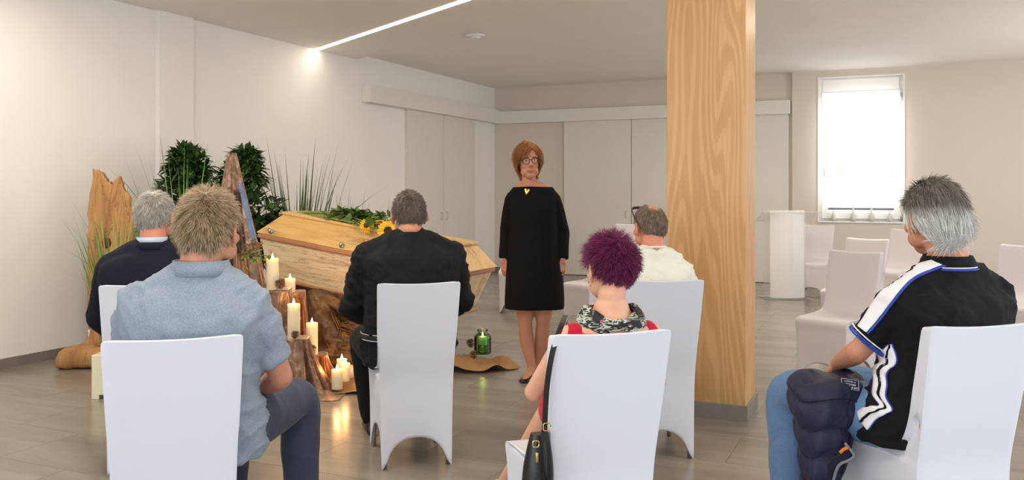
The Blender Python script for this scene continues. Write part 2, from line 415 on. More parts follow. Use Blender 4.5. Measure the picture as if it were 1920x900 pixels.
# ------------------------------------------------------------------ covered chairs
def fabric_mat(name, c):
    t = NT(name); v = t.coord()
    t.l(t.ramp(t.noise(v, 2.2), [(.3, scl(c,.975)), (.7, c)]), t.b.inputs['Base Color'])
    t.b.inputs['Roughness'].default_value = .75; t.b.inputs['Sheen Weight'].default_value = .15
    n1 = t.bump(t.noise(v, 450, 2), .12, .001)
    n2 = t.bump(t.noise(t.coord((1,1,.35)), 6, 2), .22, .02, n1)
    t.l(n2, t.b.inputs['Normal']); return t.m
m_cover = fabric_mat('stretch_cover', srgb(213,217,228))
m_cover_blush = fabric_mat('stretch_cover_blush', srgb(218,210,214))
def chair_cover():
    bm = B()
    # rear line and front line, matched by parameter
    rear = [(-.235,0), (-.232,.12), (-.225,.26), (-.222,.38), (-.226,.45), (-.232,.49), (-.24,.53), (-.25,.58), (-.265,.66), (-.283,.75), (-.302,.85), (-.318,.93), (-.321,.945)]
    front= [(.225,0), (.222,.12), (.22,.26), (.222,.38), (.222,.462), (.10,.474), (-.05,.482), (-.135,.51), (-.185,.60), (-.215,.71), (-.245,.83), (-.268,.925), (-.276,.94)]
    hwr  = [.178,.18,.183,.186,.188,.189,.19,.192,.196,.20,.2035,.206,.199]
    hwf  = [.19,.19,.192,.196,.202,.20,.196,.192,.195,.20,.203,.205,.199]
    R = smoothpath([Vector((a,b,c)) for (a,b),c in zip(rear,hwr)], 4)
    Fr = smoothpath([Vector((a,b,c)) for (a,b),c in zip(front,hwf)], 4)
    nx, ny = 16, 14; c = .018
    def arch(t, amp, pw=2.6):   # 0 at feet, amp mid
        s = abs(2*t-1); foot = .90
        return 0 if s > foot else amp*(1-(s/foot)**pw)**.62
    rings = []
    for r, f in zip(R, Fr):
        ring = []; prm = []
        # rear edge from -x to +x
        for k in range(nx+1): ring.append(Vector((-r.z+2*r.z*k/nx, r.x, r.y))); prm.append(('r', k/nx))
        for k in range(1, ny): 
            s = k/ny; ring.append(Vector((r.z+(f.z-r.z)*s, r.x+(f.x-r.x)*s, r.y+(f.y-r.y)*s))); prm.append(('s', s))
        for k in range(nx+1): ring.append(Vector((f.z-2*f.z*k/nx, f.x, f.y))); prm.append(('f', k/nx))
        for k in range(1, ny):
            s = k/ny; ring.append(Vector((-f.z+(-r.z+f.z)*s, f.x+(r.x-f.x)*s, f.y+(r.y-f.y)*s))); prm.append(('s', s))
        # arches at the hem fade upward
        out = []
        for v, (kind, s) in zip(ring, prm):
            amp = .15 if kind in 'rf' else .17
            if min(r.y, f.y) < .30:
                lift = arch(s, amp); q = v.z/.30
                if v.z < .30: v.z = lift + (.30-lift)*q
                if kind == 's': v.x *= 1 - .05*math.sin(PI*s)*(1-q*.5)
                else: v.y += (.018 if kind == 'r' else -.018)*math.sin(PI*s)*(1-q)
            # stretched fabric sags inward between the corners
            if v.z > .44 and kind in 'rf': v.z -= .010*math.sin(PI*s)*max(0,(v.z-.85)/.1) if v.z > .85 else 0
            if kind == 'r' and v.z > .3: v.y += .014*math.sin(PI*s)*min(1,(v.z-.3)/.45)
            if kind == 'f' and v.z > .53: v.y -= .004*math.sin(PI*s)
            if kind == 's' and .46 < v.z < .62: v.x *= 1-.10*math.sin(PI*s)
            out.append(v)
        rings.append(out)
    vs = loft(bm, rings, cap=False)
    # close the top with strips across
    top = vs[-1]; n = len(top)
    rr = top[:nx+1]; ff = top[nx+ny:nx+ny+nx+1][::-1]
    sr = top[nx+1:nx+ny]; sl = top[nx+ny+nx+1:][::-1]
    rows = [rr]
    for k in range(len(sr)):
        s = (k+1)/ny; a, b = sl[k], sr[k]
        rows.append([a]+[bm.verts.new(rr[i].co.lerp(ff[i].co, s)+Vector((0,0,.004*math.sin(PI*s)))) for i in range(1, nx)]+[b])
    rows.append(ff)
    for a, b in zip(rows[:-1], rows[1:]):
        for i in range(nx): bm.faces.new((a[i], a[i+1], b[i+1], b[i]))
    return bm
def make_chair(label, group):
    t = thing('covered_chair', label, 'chair', group=group)
    o = mk('cover', chair_cover(), m_cover, t)
    mod(o, 'BEVEL', width=.008, segments=2, limit_method='ANGLE', angle_limit=math.radians(50))
    mod(o, 'SOLIDIFY', thickness=.004, offset=-1)
    apply_mods(o); o.data.materials.clear(); o.data.materials.append(m_cover)
    b = B(); box(b, .34, .38, .05, (0, 0, .43), None, .02); mk('seat', b, m_dark, t)
    for sx in (-1, 1):
        b = B(); tube(b, [(sx*.165, .195, .41), (sx*.172, .20, 0)], [.014, .012], 10); mk('leg', b, m_metal, t)
        b = B(); tube(b, [(sx*.16, -.195, .41), (sx*.162, -.212, 0)], [.014, .012], 10); mk('leg', b, m_metal, t)
    b = B(); tube(b, smoothpath([(-.16,-.2,.41), (-.17,-.235,.65), (-.17,-.275,.88), (-.10,-.285,.915), (.10,-.285,.915), (.17,-.275,.88), (.17,-.235,.65), (.16,-.2,.41)], 4), .010, 8); mk('back_frame', b, m_metal, t)
    return t
CH_GA, CH_GB = 'white covered chairs of the mourners', 'empty covered chairs'
chairs = [   # key, px of the back's top centre, its depth, facing (deg left of view), blush?, label
 ('A', 326, 2.71, 19, 0, 'white stretch-covered chair under the man in the grey-blue polo shirt'),
 ('B', 786, 4.34, 15, 0, 'white stretch-covered chair under the man in the black shirt and belt'),
 ('C', 1146, 2.82, 17, 0, 'white stretch-covered chair under the woman with purple hair'),
 ('D', 1245, 4.46, 6, 0, 'white stretch-covered chair before the pillar, under the man in the cream T-shirt'),
 ('E', 1838, 2.97, 12, 0, 'white stretch-covered chair under the grey-haired man in the black polo shirt'),
 ('F', 272, 4.27, 18, 0, 'white stretch-covered chair under the man in the navy suit'),
 ('G', 1606, 6.62, 131, 1, 'empty blush covered chair in the right aisle, the nearest of the unoccupied ones'),
 ('H', 1534, 11.7, 150, 1, 'empty covered chair directly behind the clear lectern'),
 ('I', 1627, 8.4, 131, 1, 'empty covered chair directly behind the nearest unoccupied chair'),
 ('J', 1703, 10.4, 125, 1, 'empty covered chair below the right edge of the window'),
 ('K', 1925, 7.35, 128, 1, 'empty covered chair cut off by the right edge of the photo'),
 ('M', 1150, 9.0, 128, 1, 'empty blush covered chair between the standing woman and the purple-haired woman'),
 ('N', 1180, 12.1, 150, 1, 'empty covered chair farthest back, only its top seen left of the man with sunglasses'),
 ('L', 970, 10.5, 178, 1, 'empty covered chair mostly hidden behind the woman in the black dress'),
]
first = None; CHAIRS = {}
blush_mesh = None
for key, px, z, phi, blush, lab in chairs:
    d = fdir(phi); loc = W(px, z)+d*.30; g = CH_GB if blush else CH_GA
    if first is None:
        first = make_chair(lab, g); first.location = loc; first.rotation_euler = (0,0,frz(phi)); c = first
    else: c = dup(first, loc, frz(phi), lab, g)
    if blush:
        for ch in c.children:
            if ch.name.startswith('cover'):
                if blush_mesh is None: blush_mesh = ch.data.copy(); blush_mesh.materials.clear(); blush_mesh.materials.append(m_cover_blush)
                ch.data = blush_mesh
    CHAIRS[key] = c
# ------------------------------------------------------------------ clear acrylic lectern
t = NT('frosted_acrylic'); tr_ = t.n('ShaderNodeBsdfTransparent'); mx_ = t.n('ShaderNodeMixShader'); mx_.inputs[0].default_value = .62; t.l(tr_.outputs[0], mx_.inputs[1]); t.l(t.b.outputs[0], mx_.inputs[2]); t.l(mx_.outputs[0], t.out.inputs[0])
t.b.inputs['Roughness'].default_value = .4
t.l(t.ramp(t.noise(t.coord(), 3), [(0,(.86,.86,.85,1)),(1,(.95,.95,.94,1))]), t.b.inputs['Base Color']); m_frost = t.m
m_acryl = NT('clear_acrylic'); _t = m_acryl.n('ShaderNodeBsdfTransparent'); _m = m_acryl.n('ShaderNodeMixShader'); _m.inputs[0].default_value = .22
m_acryl.l(m_acryl.ramp(m_acryl.noise(m_acryl.coord(), 4), [(0,(.84,.85,.84,1)),(1,(.9,.91,.9,1))]), m_acryl.b.inputs['Base Color']); m_acryl.b.inputs['Roughness'].default_value = .2
m_acryl.l(_t.outputs[0], _m.inputs[1]); m_acryl.l(m_acryl.b.outputs[0], _m.inputs[2]); m_acryl.l(_m.outputs[0], m_acryl.out.inputs[0]); m_acryl = m_acryl.m
lz = 11.3; lp = W(1474, lz); lect = thing('lectern', 'clear acrylic lectern with a frosted front panel beside the pillar', 'lectern', lp, YAW)
b = B()   # bowed front panel
rr = []
for x in np.linspace(-.22,.22,9): rr.append(Vector((x, -.05-.06*(1-(x/.22)**2), 0)))
loft(b, [[v+Vector((0,.012 if k else 0,z)) for k in (0,1) for v in (rr if k == 0 else rr[::-1])] for z in np.linspace(.02,1.15,4)])
mk('front_panel', b, m_frost, lect, smooth=False)
for s in (-1,1):
    b = B(); bx(b, s*.225-.006, s*.225+.006, -.06, .20, .02, 1.12, .002); mk('side_panel', b, m_acryl, lect, smooth=False)
b = B(); box(b, .74, .42, .014, (-.0,.06,0), Matrix.Translation((0.02,0,1.08)) @ Matrix.Rotation(math.radians(-20),4,'X'), .004); mk('top_shelf', b, m_acryl, lect, smooth=False)
b = B(); box(b, .60, .42, .018, (0,.04,.009), None, .006); mk('base_plate', b, m_acryl, lect, smooth=False)

# ------------------------------------------------------------------ timber and cloth materials
def timber(name, stops, stretch, s1=2.0, crack=0, rough=.5, bump=.2, fine=60):
    t = NT(name); v = t.coord(stretch)
    c = t.ramp(t.noise(v, s1, 6, .62, .8), stops)
    f = t.noise(t.coord(tuple(a*.6 for a in stretch)), fine, 3)
    c = t.mix(.5, c, t.ramp(f, [(.3,(.8,.76,.7,1)),(.6,(1,1,1,1))]), 'MULTIPLY')
    if crack:
        k = t.noise(t.coord(stretch, loc=(3,1,2)), s1*1.3, 8, .7, 1.6)
        cr = t.ramp(k, [(.0,(1,1,1,1)), (.485,(1,1,1,1)), (.5,(.16,.09,.05,1)), (.515,(1,1,1,1)), (1,(1,1,1,1))])
        msk = t.ramp(t.noise(t.coord((1,1,1)), 2.3, 3), [(.5-.12*crack,(0,0,0,1)),(.62,(1,1,1,1))])
        c = t.mix(msk, c, t.mix(1.0, c, cr, 'MULTIPLY'))
        h = t.mix(msk, (1,1,1,1), cr)
    t.l(c, t.b.inputs['Base Color']); t.b.inputs['Roughness'].default_value = rough
    nn = t.bump(f, bump, .002)
    if crack: nn = t.bump(h, .5, .004, nn)
    t.l(nn, t.b.inputs['Normal']); return t.m
m_lid = timber('coffin_lid_pine', [(.22, srgb(214,166,100)), (.42, srgb(238,194,124)), (.6, srgb(244,206,140)), (.8, srgb(234,188,116))], (.35, 3.2, 3.2), 2.2, .3, .38)
m_box = timber('coffin_side_spalted', [(.2, srgb(166,122,82)), (.36, srgb(226,190,146)), (.55, srgb(250,228,192)), (.75, srgb(232,198,156))], (.4, 5, 5), 2.0, 2.2, .55, .4)
m_rail = timber('coffin_rail', [(.3, srgb(176,122,84)), (.7, srgb(202,150,108))], (.4, 6, 6), 2, 0, .4)
m_plank = timber('driftwood', [(.25, srgb(148,104,60)), (.5, srgb(190,140,88)), (.75, srgb(208,160,106))], (2.5, 2.5, .5), 2.2, 1.2, .75, .6)
m_root = timber('root_wood', [(.25, srgb(52,34,18)), (.5, srgb(104,72,40)), (.75, srgb(156,112,66))], (3,3,3), 3, .8, .45, .6, 30)
m_cut = timber('sawn_board', [(.3, srgb(150,92,62)), (.7, srgb(184,120,84))], (.6, 6, 6), 2, 0, .55)
def velvet(name, lo, mid, hi):
    t = NT(name); v = t.coord()
    n1 = t.noise(t.coord((1,1,.75)), 20, 3, .5, 1.0)
    t.l(t.ramp(n1, [(.3, lo), (.55, mid), (.75, hi)]), t.b.inputs['Base Color'])  # sheen patches of the crushed pile painted as lighter and darker colour
    t.b.inputs['Roughness'].default_value = .36; t.b.inputs['Metallic'].default_value = .55
    t.b.inputs['Sheen Weight'].default_value = .8; t.b.inputs['Sheen Roughness'].default_value = .35
    t.b.inputs['Sheen Tint'].default_value = (1,.85,.7,1)
    t.l(t.bump(n1, .3, .004), t.b.inputs['Normal']); return t.m
m_velvet = velvet('crushed_velvet', srgb(104,76,58), srgb(140,108,86), srgb(188,158,134))
m_velvet2 = velvet('copper_velvet', srgb(120,72,46), srgb(162,104,70), srgb(206,150,112))
def weave(name, c):
    t = NT(name); v = t.coord()
    wx = t.n('ShaderNodeTexWave', bands_direction='X'); wx.inputs['Scale'].default_value = 130; wy = t.n('ShaderNodeTexWave', bands_direction='Y'); wy.inputs['Scale'].default_value = 130
    t.l(v, wx.inputs[0]); t.l(v, wy.inputs[0]); h = t.math('ADD', wx.outputs['Fac'], wy.outputs['Fac'])
    t.l(t.ramp(t.noise(v, 9, 4), [(.3, scl(c,.85)), (.7, scl(c,1.1))]), t.b.inputs['Base Color']); t.b.inputs['Roughness'].default_value = .9
    t.l(t.bump(h, .5, .002), t.b.inputs['Normal']); return t.m
m_burlap = weave('burlap', srgb(172,130,84))

# ------------------------------------------------------------------ the coffin
c0 = WP(476, 440, 7.55); c1 = WP(868, 519, 6.72)    # near rim edge, head and foot
ax = (c1-c0).normalized(); L = (c1-c0).length
ay = Vector((-ax.y, ax.x, 0)).normalized()          # horizontal, away from the camera
if ay.dot(FW) < 0: ay = -ay
az = ax.cross(ay).normalized()
if az.z < 0: az = -az
RW = .66
org = c0 + ay*(RW/2) + ax*(L/2)
MC = Matrix((ax, ay, az)).transposed().to_4x4(); MC.translation = org
coffin = bpy.data.objects.new('coffin', None); COL.objects.link(coffin); coffin.matrix_world = MC; MW['coffin'] = MC.copy()
tag(coffin, 'tilted natural wood coffin with yellow lid resting on root wood', 'coffin')
def hexa(b, z0, l0, w0, z1, l1, w1, bev=.012, wave=0):
    t_ = B(); nl = 24; nz = 8 if wave else 1
    rings = []
    for k in range(nz+1):
        s = k/nz; z = z0+(z1-z0)*s; l = l0+(l1-l0)*s; wd = w0+(w1-w0)*s; r = []
        def pt(x, y): 
            o = 0
            if wave: o = wave*(noise.noise(Vector((x*1.5, y*1.5, z*30)))+.5*math.sin(z*95))
            return Vector((x*(1+o), y*(1+o*1.5), z))
        for i in range(nl): r.append(pt(-l/2+l*i/nl, -wd/2))
        for i in range(8): r.append(pt(l/2, -wd/2+wd*i/8))
        for i in range(nl): r.append(pt(l/2-l*i/nl, wd/2))
        for i in range(8): r.append(pt(-l/2, wd/2-wd*i/8))
        rings.append(r)
    loft(t_, rings); join(b, t_)
b = B(); hexa(b, -.345, L-.30, .50, -.015, L-.10, .62, wave=.006); o = mk('body', b, m_box, coffin, angle=35)
b = B(); box(b, L-.06, .655, .045, (0,0,-.0), None, .014, 3); mk('rail', b, m_rail, coffin, angle=35, label='smooth reddish rail between body and lid')
b = B(); hexa(b, .022, L-.02, RW, .20, L-.32, .34); o = mk('lid', b, m_lid, coffin, smooth=False); mod(o, 'BEVEL', width=.01, segments=3, limit_method='ANGLE', angle_limit=math.radians(25))
b = B(); box(b, L-.29, .37, .026, (0,0,.21), None, .009, 3); lt = mk('lid_top', b, m_lid, coffin, angle=35)
b = B(); box(b, L-.24, .52, .03, (0,0,-.355), None, .012, 3); mk('bottom_board', b, m_rail, coffin, angle=35)
for px_ in (-.86, -.12, .62):
    b = B(); Mx = Matrix.Translation((px_, -.315, .052)) @ Matrix.Rotation(math.radians(52),4,'X')
    lathe(b, [(.020,0),(.022,.004),(.014,.008),(.012,.018),(.017,.024),(.015,.032),(.004,.036)], 16, Mx)
    mk('screw', b, m_metal, coffin, label='ornate silver coffin screw')

# ------------------------------------------------------------------ boards and roots carrying the coffin
def at_c(x, y, z): return MC @ Vector((x, y, z))
def board_support(cx, hw, name, label):
    top = at_c(cx, 0, -.372)
    ya = math.atan2(ay.y, ay.x)
    root = thing(name, label, 'support', (top.x, top.y, 0), ya, 'sawn boards carrying the coffin')
    b = B(); n = 18; h = top.z-.004; rings = []
    for k in range(n+1):
        s = k/n; z = h*s; w0 = hw*(1.05-.25*math.sin(PI*s)+.05*noise.noise(Vector((s*4, cx, 0))))
        rings.append([Vector((-w0, -.03, z)), Vector((-w0*.4,-.034,z)), Vector((w0*.4,-.034,z)), Vector((w0, -.03, z)), Vector((w0, .03, z)), Vector((-w0, .03, z))])
    loft(b, rings); o = mk('board', b, m_cut, root, angle=40)
    mod(o, 'BEVEL', width=.006, segments=2, limit_method='ANGLE')
    for (sx, sz) in ((-.10, h*.72), (-.12, h*.3)):
        b = B(); ell(b, (sx, -.036, sz), (.012,.006,.012), sub=2); mk('bolt', b, m_metal, root, label='round steel bolt head')
    return root
board_support(-.72, .26, 'support_board', 'tall reddish sawn board holding up the head end of the coffin')
board_support(.62, .24, 'support_board', 'lower sawn board holding up the foot end of the coffin')
# gnarled root between the boards
def gnarl(b, pts, r, seed, seg=14, n=8):
    P = smoothpath(pts, n); Rr = interp(r, n); fr = frames(P); rings = []
    for i, (p, q, (u, v)) in enumerate(zip(P, Rr, fr)):
        ring = []
        for k in range(seg*2):
            a = 2*PI*k/(seg*2); tw = a + i*.07
            rr_ = q*(1+.28*noise.noise(Vector((math.cos(tw)*2.2, math.sin(tw)*2.2, i*.12+seed)))+.10*math.sin(tw*5+seed))
            ring.append(p+u*rr_*math.cos(a)+v*rr_*math.sin(a))
        rings.append(ring)
    loft(b, rings)
rx = lambda px, py, z: WP(px, py, z)
rp = W(640, 7.0, 0)
rootw = thing('root_wood', 'gnarled brown tree root under the middle of the coffin', 'root', rp)
b = B()
specs = [([rx(585,545,7.15), rx(592,575,7.1), rx(612,610,7.0), rx(640,650,6.9), rx(690,662,6.8)], [.06,.07,.12,.12,.06]),
         ([rx(585,548,7.15), rx(625,565,7.1), rx(660,588,7.05), rx(710,590,7.0), rx(760,600,6.9)], [.05,.08,.10,.09,.06]),
         ([rx(590,600,7.1), rx(600,640,7.0), rx(630,660,6.9), rx(680,650,6.85), rx(740,660,6.8)], [.08,.12,.11,.10,.07]),
         ([rx(605,570,7.1), rx(625,625,7.0), rx(665,620,6.95), rx(700,612,6.9), rx(750,640,6.8)], [.06,.10,.11,.10,.08]),
         ([rx(570,660,6.8), rx(600,668,6.8), rx(640,672,6.8), rx(690,676,6.8)], [.06,.08,.08,.05]),
         ([rx(585,545,7.15), rx(590,600,7.15), rx(575,650,7.0), rx(560,675,6.9)], [.05,.08,.08,.05])]
for k, (p_, r_) in enumerate(specs): gnarl(b, p_, [q_*.72 for q_ in r_], k*7.3)
ro = mk('root', b, m_root, rootw, world=True)
mod(ro, 'REMESH', mode='VOXEL', voxel_size=.013); 
tx = bpy.data.textures.new('root_tex', 'CLOUDS'); tx.noise_scale = .06; mod(ro, 'DISPLACE', texture=tx, strength=.03); mod(ro, 'SMOOTH', iterations=2)
apply_mods(ro); ro.data.materials.clear(); ro.data.materials.append(m_root)
# fine root strands hugging it
b = B()
for k in range(46):
    s = specs[k % 4]; P = smoothpath(s[0], 6); Rr = interp(s[1], 6); a0 = rnd.uniform(PI*.9, PI*1.9); i0 = rnd.randint(0, 6); q = []
    fr = frames(P)
    for i in range(i0, min(len(P), i0+rnd.randint(8, 16))):
        a = a0+.16*(i-i0)+.15*math.sin(i*.9+k); u, v = fr[i]; q.append(P[i]+(u*math.cos(a)+v*math.sin(a))*(Rr[i]*.80+.006*math.sin(i+k)))
    if len(q) > 2: tube(b, q, [rnd.uniform(.004,.009)]*len(q), 6)
mk('rootlet', b, m_root, rootw, world=True)['kind'] = 'stuff'
# pale sawn slice in the greenery under the coffin
p = W(656, 6.45, 0)
sl = thing('wood_slice', 'small pale round wood slice lying beside the black-clad man\'s knee', 'wood', p)
b = B(); lathe(b, [(.05,0),(.085,.01),(.095,.05),(.09,.085),(.07,.10),(.02,.105)], 20); mk('slice', b, m_box, sl)

# ------------------------------------------------------------------ standing driftwood slab on a rod and stone-like root base
dz = 6.95; dp = W(160, 6.85, 0)
dw = thing('driftwood_slab', 'tall upright driftwood slab with a dark knot near the left wall', 'driftwood', W(205, dz), YAW+.12)
L0 = [(163,647),(166,590),(165,520),(167,460),(166,400),(172,350),(178,318)]
R0 = [(225,647),(228,590),(234,540),(244,480),(250,430),(246,385),(241,360)]
b = B(); rings = []
def lerpL(Ls, y):
    for (x0,y0),(x1,y1) in zip(Ls[:-1], Ls[1:]):
        if y <= y0 and y >= y1: return x0+(x1-x0)*(y0-y)/(y0-y1)
    return Ls[-1][0] if y < Ls[-1][1] else Ls[0][0]
k_ = dz/FPX; nz = 60; nx = 26
def topy(s):   # jagged torn top, pixels
    ks = [(0,316),(.2,318),(.42,334),(.62,345),(.66,330),(.8,334),(1,366)]
    for (a,p_),(c,q_) in zip(ks[:-1],ks[1:]):
        if a <= s <= c: base = p_+(q_-p_)*(s-a)/(c-a)
    return base + 5*noise.noise(Vector((s*14, .3, 0))) + (4 if int(s*17) % 2 else 0)
grid = {}
for side in (0, 1):
    for i in range(nx+1):
        s = i/nx; ty = topy(s)
        for j in range(nz+1):
            v = j/nz; y = 648+(ty-648)*v
            xl = lerpL(L0, y)+2.5*noise.noise(Vector((y*.03, 1, 0)))*2; xr_ = lerpL(R0, y)+5*noise.noise(Vector((y*.05, 5, 0)))
            x = xl+(xr_-xl)*s
            thick = .035*(1-abs(2*s-1)**4)*(1 if side else -1)
            rel = .012*noise.noise(Vector((x*.05, y*.012, 9*side)))
            dk = math.hypot((x-203)/9, (y-455)/12); knot = -.02*math.exp(-dk*dk) if side == 0 else 0
            grid[side,i,j] = b.verts.new(Vector(((x-205)*k_, thick+rel-knot*1.0, CH-(y-HY)*k_)))
for side in (0,1):
    for i in range(nx):
        for j in range(nz):
            f = [grid[side,i,j], grid[side,i+1,j], grid[side,i+1,j+1], grid[side,i,j+1]]
            b.faces.new(f)
for i in range(nx):
    for j in (0, nz): b.faces.new([grid[0,i,j], grid[0,i+1,j], grid[1,i+1,j], grid[1,i,j]])
for j in range(nz):
    for i in (0, nx): b.faces.new([grid[0,i,j], grid[0,i,j+1], grid[1,i,j+1], grid[1,i,j]])
mk('slab', b, m_plank, dw)
b = B(); ell(b, ((203-205)*k_, -.028, CH-(455-HY)*k_), (.03,.016,.042)); ell(b, ((200-205)*k_, -.034, CH-(452-HY)*k_), (.018,.014,.028)); mk('knot', b, M_('knot', srgb(92,56,30), .8, .3, 40, .5, 60), dw, label='dark knot')
b = B(); tube(b, [((169-205)*k_,0,.18), ((169-205)*k_,0,.30)], .009, 10); mk('rod', b, m_metal, dw)
b = B(); rings = []
nn_ = 18
for i in range(nn_+1):
    s = i/nn_; x = (120+(204-120)*s-205)*k_; ring = []
    h = .17*((.86+.14*math.sin(PI*s)) if 0 < s < 1 else .62)*(1+.15*noise.noise(Vector((s*5,0,2))))+.01
    for k in range(16):
        a = 2*PI*k/16; ca = math.copysign(abs(math.cos(a))**.7, math.cos(a)); sa = math.copysign(abs(math.sin(a))**.7, math.sin(a))
        ring.append(Vector((x, .13*ca*(1+.1*noise.noise(Vector((s*4,a,0)))), max(0, h*.5+h*.5*sa+.012*noise.noise(Vector((s*6,ca*2,sa*2)))))))
    rings.append(ring)
loft(b, rings); mk('base', b, m_plank, dw)

# ------------------------------------------------------------------ plants
m_grass = M_('grass_blade', srgb(112,150,62), .5, .3, 3, sheen=0)
m_grass2 = M_('grass_blade_dark', srgb(84,112,56), .5, .3, 3)
m_laurel = M_('laurel_leaf', srgb(66,96,54), .3, .35, 9)
m_laurel_y = M_('laurel_leaf_young', srgb(92,128,58), .4, .3, 9)
m_stem = M_('woody_stem', srgb(96,80,52), .8, .2, 20)
m_potc = M_('cream_ceramic', srgb(232,224,196), .4, .03, 8)
def blade(b, p, d, ln, w, bend, tw=0):
    n = 7; side = Vector((-d.y, d.x, 0)); side = (side.normalized() if side.length > 1e-4 else Vector((1,0,0)))
    q = Vector(p); dirv = Vector((d.x*.15, d.y*.15, 1)).normalized(); prev = None
    for i in range(n+1):
        s = i/n; ww = w*1.5*(1-s**1.6)*(.55+.9*min(s*3,1)*.5)
        a_, c_ = q-side*ww, q+side*ww
        mid = q + dirv.cross(side)*ww*.5
        cur = [b.verts.new(a_), b.verts.new(mid), b.verts.new(c_)]
        if prev: 
            b.faces.new((prev[0],prev[1],cur[1],cur[0])); b.faces.new((prev[1],prev[2],cur[2],cur[1]))
        prev = cur
        dirv = (dirv + Vector((d.x, d.y, -.55 if bend > .12 else -.1))*bend*(.4+s)).normalized(); q = q + dirv*(ln/n)
def grass(label, p, h0, n, spread, seed, height, m=None, pot=True, group=None, lean=(0,0), pots=(.11,.3), w=.006):
    r = random.Random(seed); root = thing('potted_grass', label, 'plant', p, YAW, group)
    b = B()
    for i in range(n):
        a = r.random()*2*PI; d = Vector((math.cos(a)+lean[0], math.sin(a)+lean[1], 0)); bend = abs(r.gauss(0, .035))+.005
        if r.random() < .10: bend = r.uniform(.08,.15)
        q = Vector((math.cos(a)*r.random()*spread, math.sin(a)*r.random()*spread*.6, h0))
        blade(b, q, d, height*r.uniform(.5,1.05), w*r.uniform(.6,1.3), bend)
    mk('foliage', b, m or m_grass, root)
    if pot:
        b = B(); pw, ph = pots; box(b, pw*2, pw*2, ph-.03, (0,0,ph/2+.012), None, .006)
        for sx in (-1,1):
            for sy in (-1,1): box(b, .05, .05, .035, (sx*(pw-.026), sy*(pw-.026), .0175), None, .003)
        mk('planter', b, m_potc, root, smooth=False, label='square cream planter on short feet')
    return root
GRP = 'tall artificial grasses around the coffin'
grass('tall grass in a square cream planter beside the driftwood slab', G(203, 748)+fdir(0)*.10, .30, 60, .09, 3, 1.0, group=GRP, lean=(-.15,0), w=.009)
grass('wispy grass standing between the driftwood slab and the navy suit man', W(242, 7.2), .30, 80, .12, 4, 1.15, group=GRP, pots=(.10,.3), w=.007)
grass('tall grass in front of the left laurel bush by the wall', W(345, 7.45), .30, 50, .22, 5, 1.55, group=GRP, w=.007)
grass('tallest grass clump behind the head end of the coffin', W(560, 9.0), .3, 85, .26, 6, 1.62, m_grass2, group=GRP, w=.008)
grass('thin grass clump behind the sunflowers, above the middle of the coffin', W(640, 9.0), .3, 45, .20, 8, 1.15, m_grass2, group=GRP, w=.006)
grass('sparse thin grass just left of the black-clad man\'s head', W(715, 8.6), .3, 26, .14, 9, 1.05, m_grass2, group=GRP, w=.005)
grass('short dense grass seen under the coffin behind the root', W(655, 7.75), .02, 130, .28, 10, .62, m_grass, False, GRP, w=.010)

def leaf(b, c, d, ln, w, up=None):
    d = d.normalized(); up = up or Vector((0,0,1)); s = d.cross(up)
    if s.length < .05: s = d.orthogonal()
    s.normalize(); n = s.cross(d)
    prf = [(0,0),(.18,.55),(.42,1),(.7,.75),(.9,.3),(1,0)]
    mid = [b.verts.new(c+d*ln*t_+n*(-.25*ln*(t_**2)) ) for t_, _ in prf]
    lft = [b.verts.new(c+d*ln*t_+s*w*v_+n*(-.25*ln*t_*t_+w*.35*v_)) for t_, v_ in prf[1:-1]]
    rgt = [b.verts.new(c+d*ln*t_-s*w*v_+n*(-.25*ln*t_*t_+w*.35*v_)) for t_, v_ in prf[1:-1]]
    for L_, fl in ((lft, 0), (rgt, 1)):
        b.faces.new([mid[0], L_[0], mid[1]]); 
        for i in range(len(L_)-1): b.faces.new([mid[i+1], L_[i], L_[i+1], mid[i+2]])
        b.faces.new([mid[-2], L_[-1], mid[-1]])
def laurel(label, p, zc, rxy, rz, n, seed, blobs):
    r = random.Random(seed); root = thing('laurel_bush', label, 'plant', p, YAW, 'laurel bushes behind the coffin')
    b = B(); b2 = B(); b3 = B()
    for i in range(n):
        bc, br = r.choice(blobs)
        v = Vector((r.gauss(0,1), r.gauss(0,1), r.gauss(0,1))).normalized()*(r.random()**.35)
        c = Vector(bc)+Vector((v.x*br[0]*1.6, v.y*br[0]*.8, v.z*br[1]))
        d = Vector((v.x, v.y, v.z*.4+r.uniform(-.2,.6)))
        for k in range(3):
            dd = (d+Vector((r.gauss(0,.7), r.gauss(0,.7), r.gauss(0,.5))))
            leaf(b2 if r.random() < .08 else b, c, dd, r.uniform(.075,.125), r.uniform(.018,.028))
        if i % 8 == 0: tube(b3, [Vector((0,0,max(.5, c.z-.5))), c*.6+Vector((0,0,c.z*.4-.08)), c], [.008,.005,.003], 5)
    tube(b3, [(0,0,.28), (.02,0,.7), (0,0,1.15)], [.02,.017,.012], 8)
    mk('foliage', b, m_laurel, root); mk('young_foliage', b2, m_laurel_y, root, label='lighter green young leaves'); mk('stem', b3, m_stem, root)
    b = B(); lathe(b, [(.12,0),(.16,.28),(.165,.3),(.145,.3),(.14,.27),(0.01,.27)], 28); mk('pot', b, m_dark, root)
    return root
laurel('rounded laurel bush left of the velvet-draped easel', W(350, 7.95), 0,0,0, 1100, 11,
       [((0,0,1.35),(.20,.20)), ((0,0,1.10),(.27,.22)), ((.02,0,1.62),(.12,.16)), ((.05,0,.85),(.30,.25)), ((.25,0,1.15),(.16,.15)), ((-.02,0,1.70),(.05,.08))])
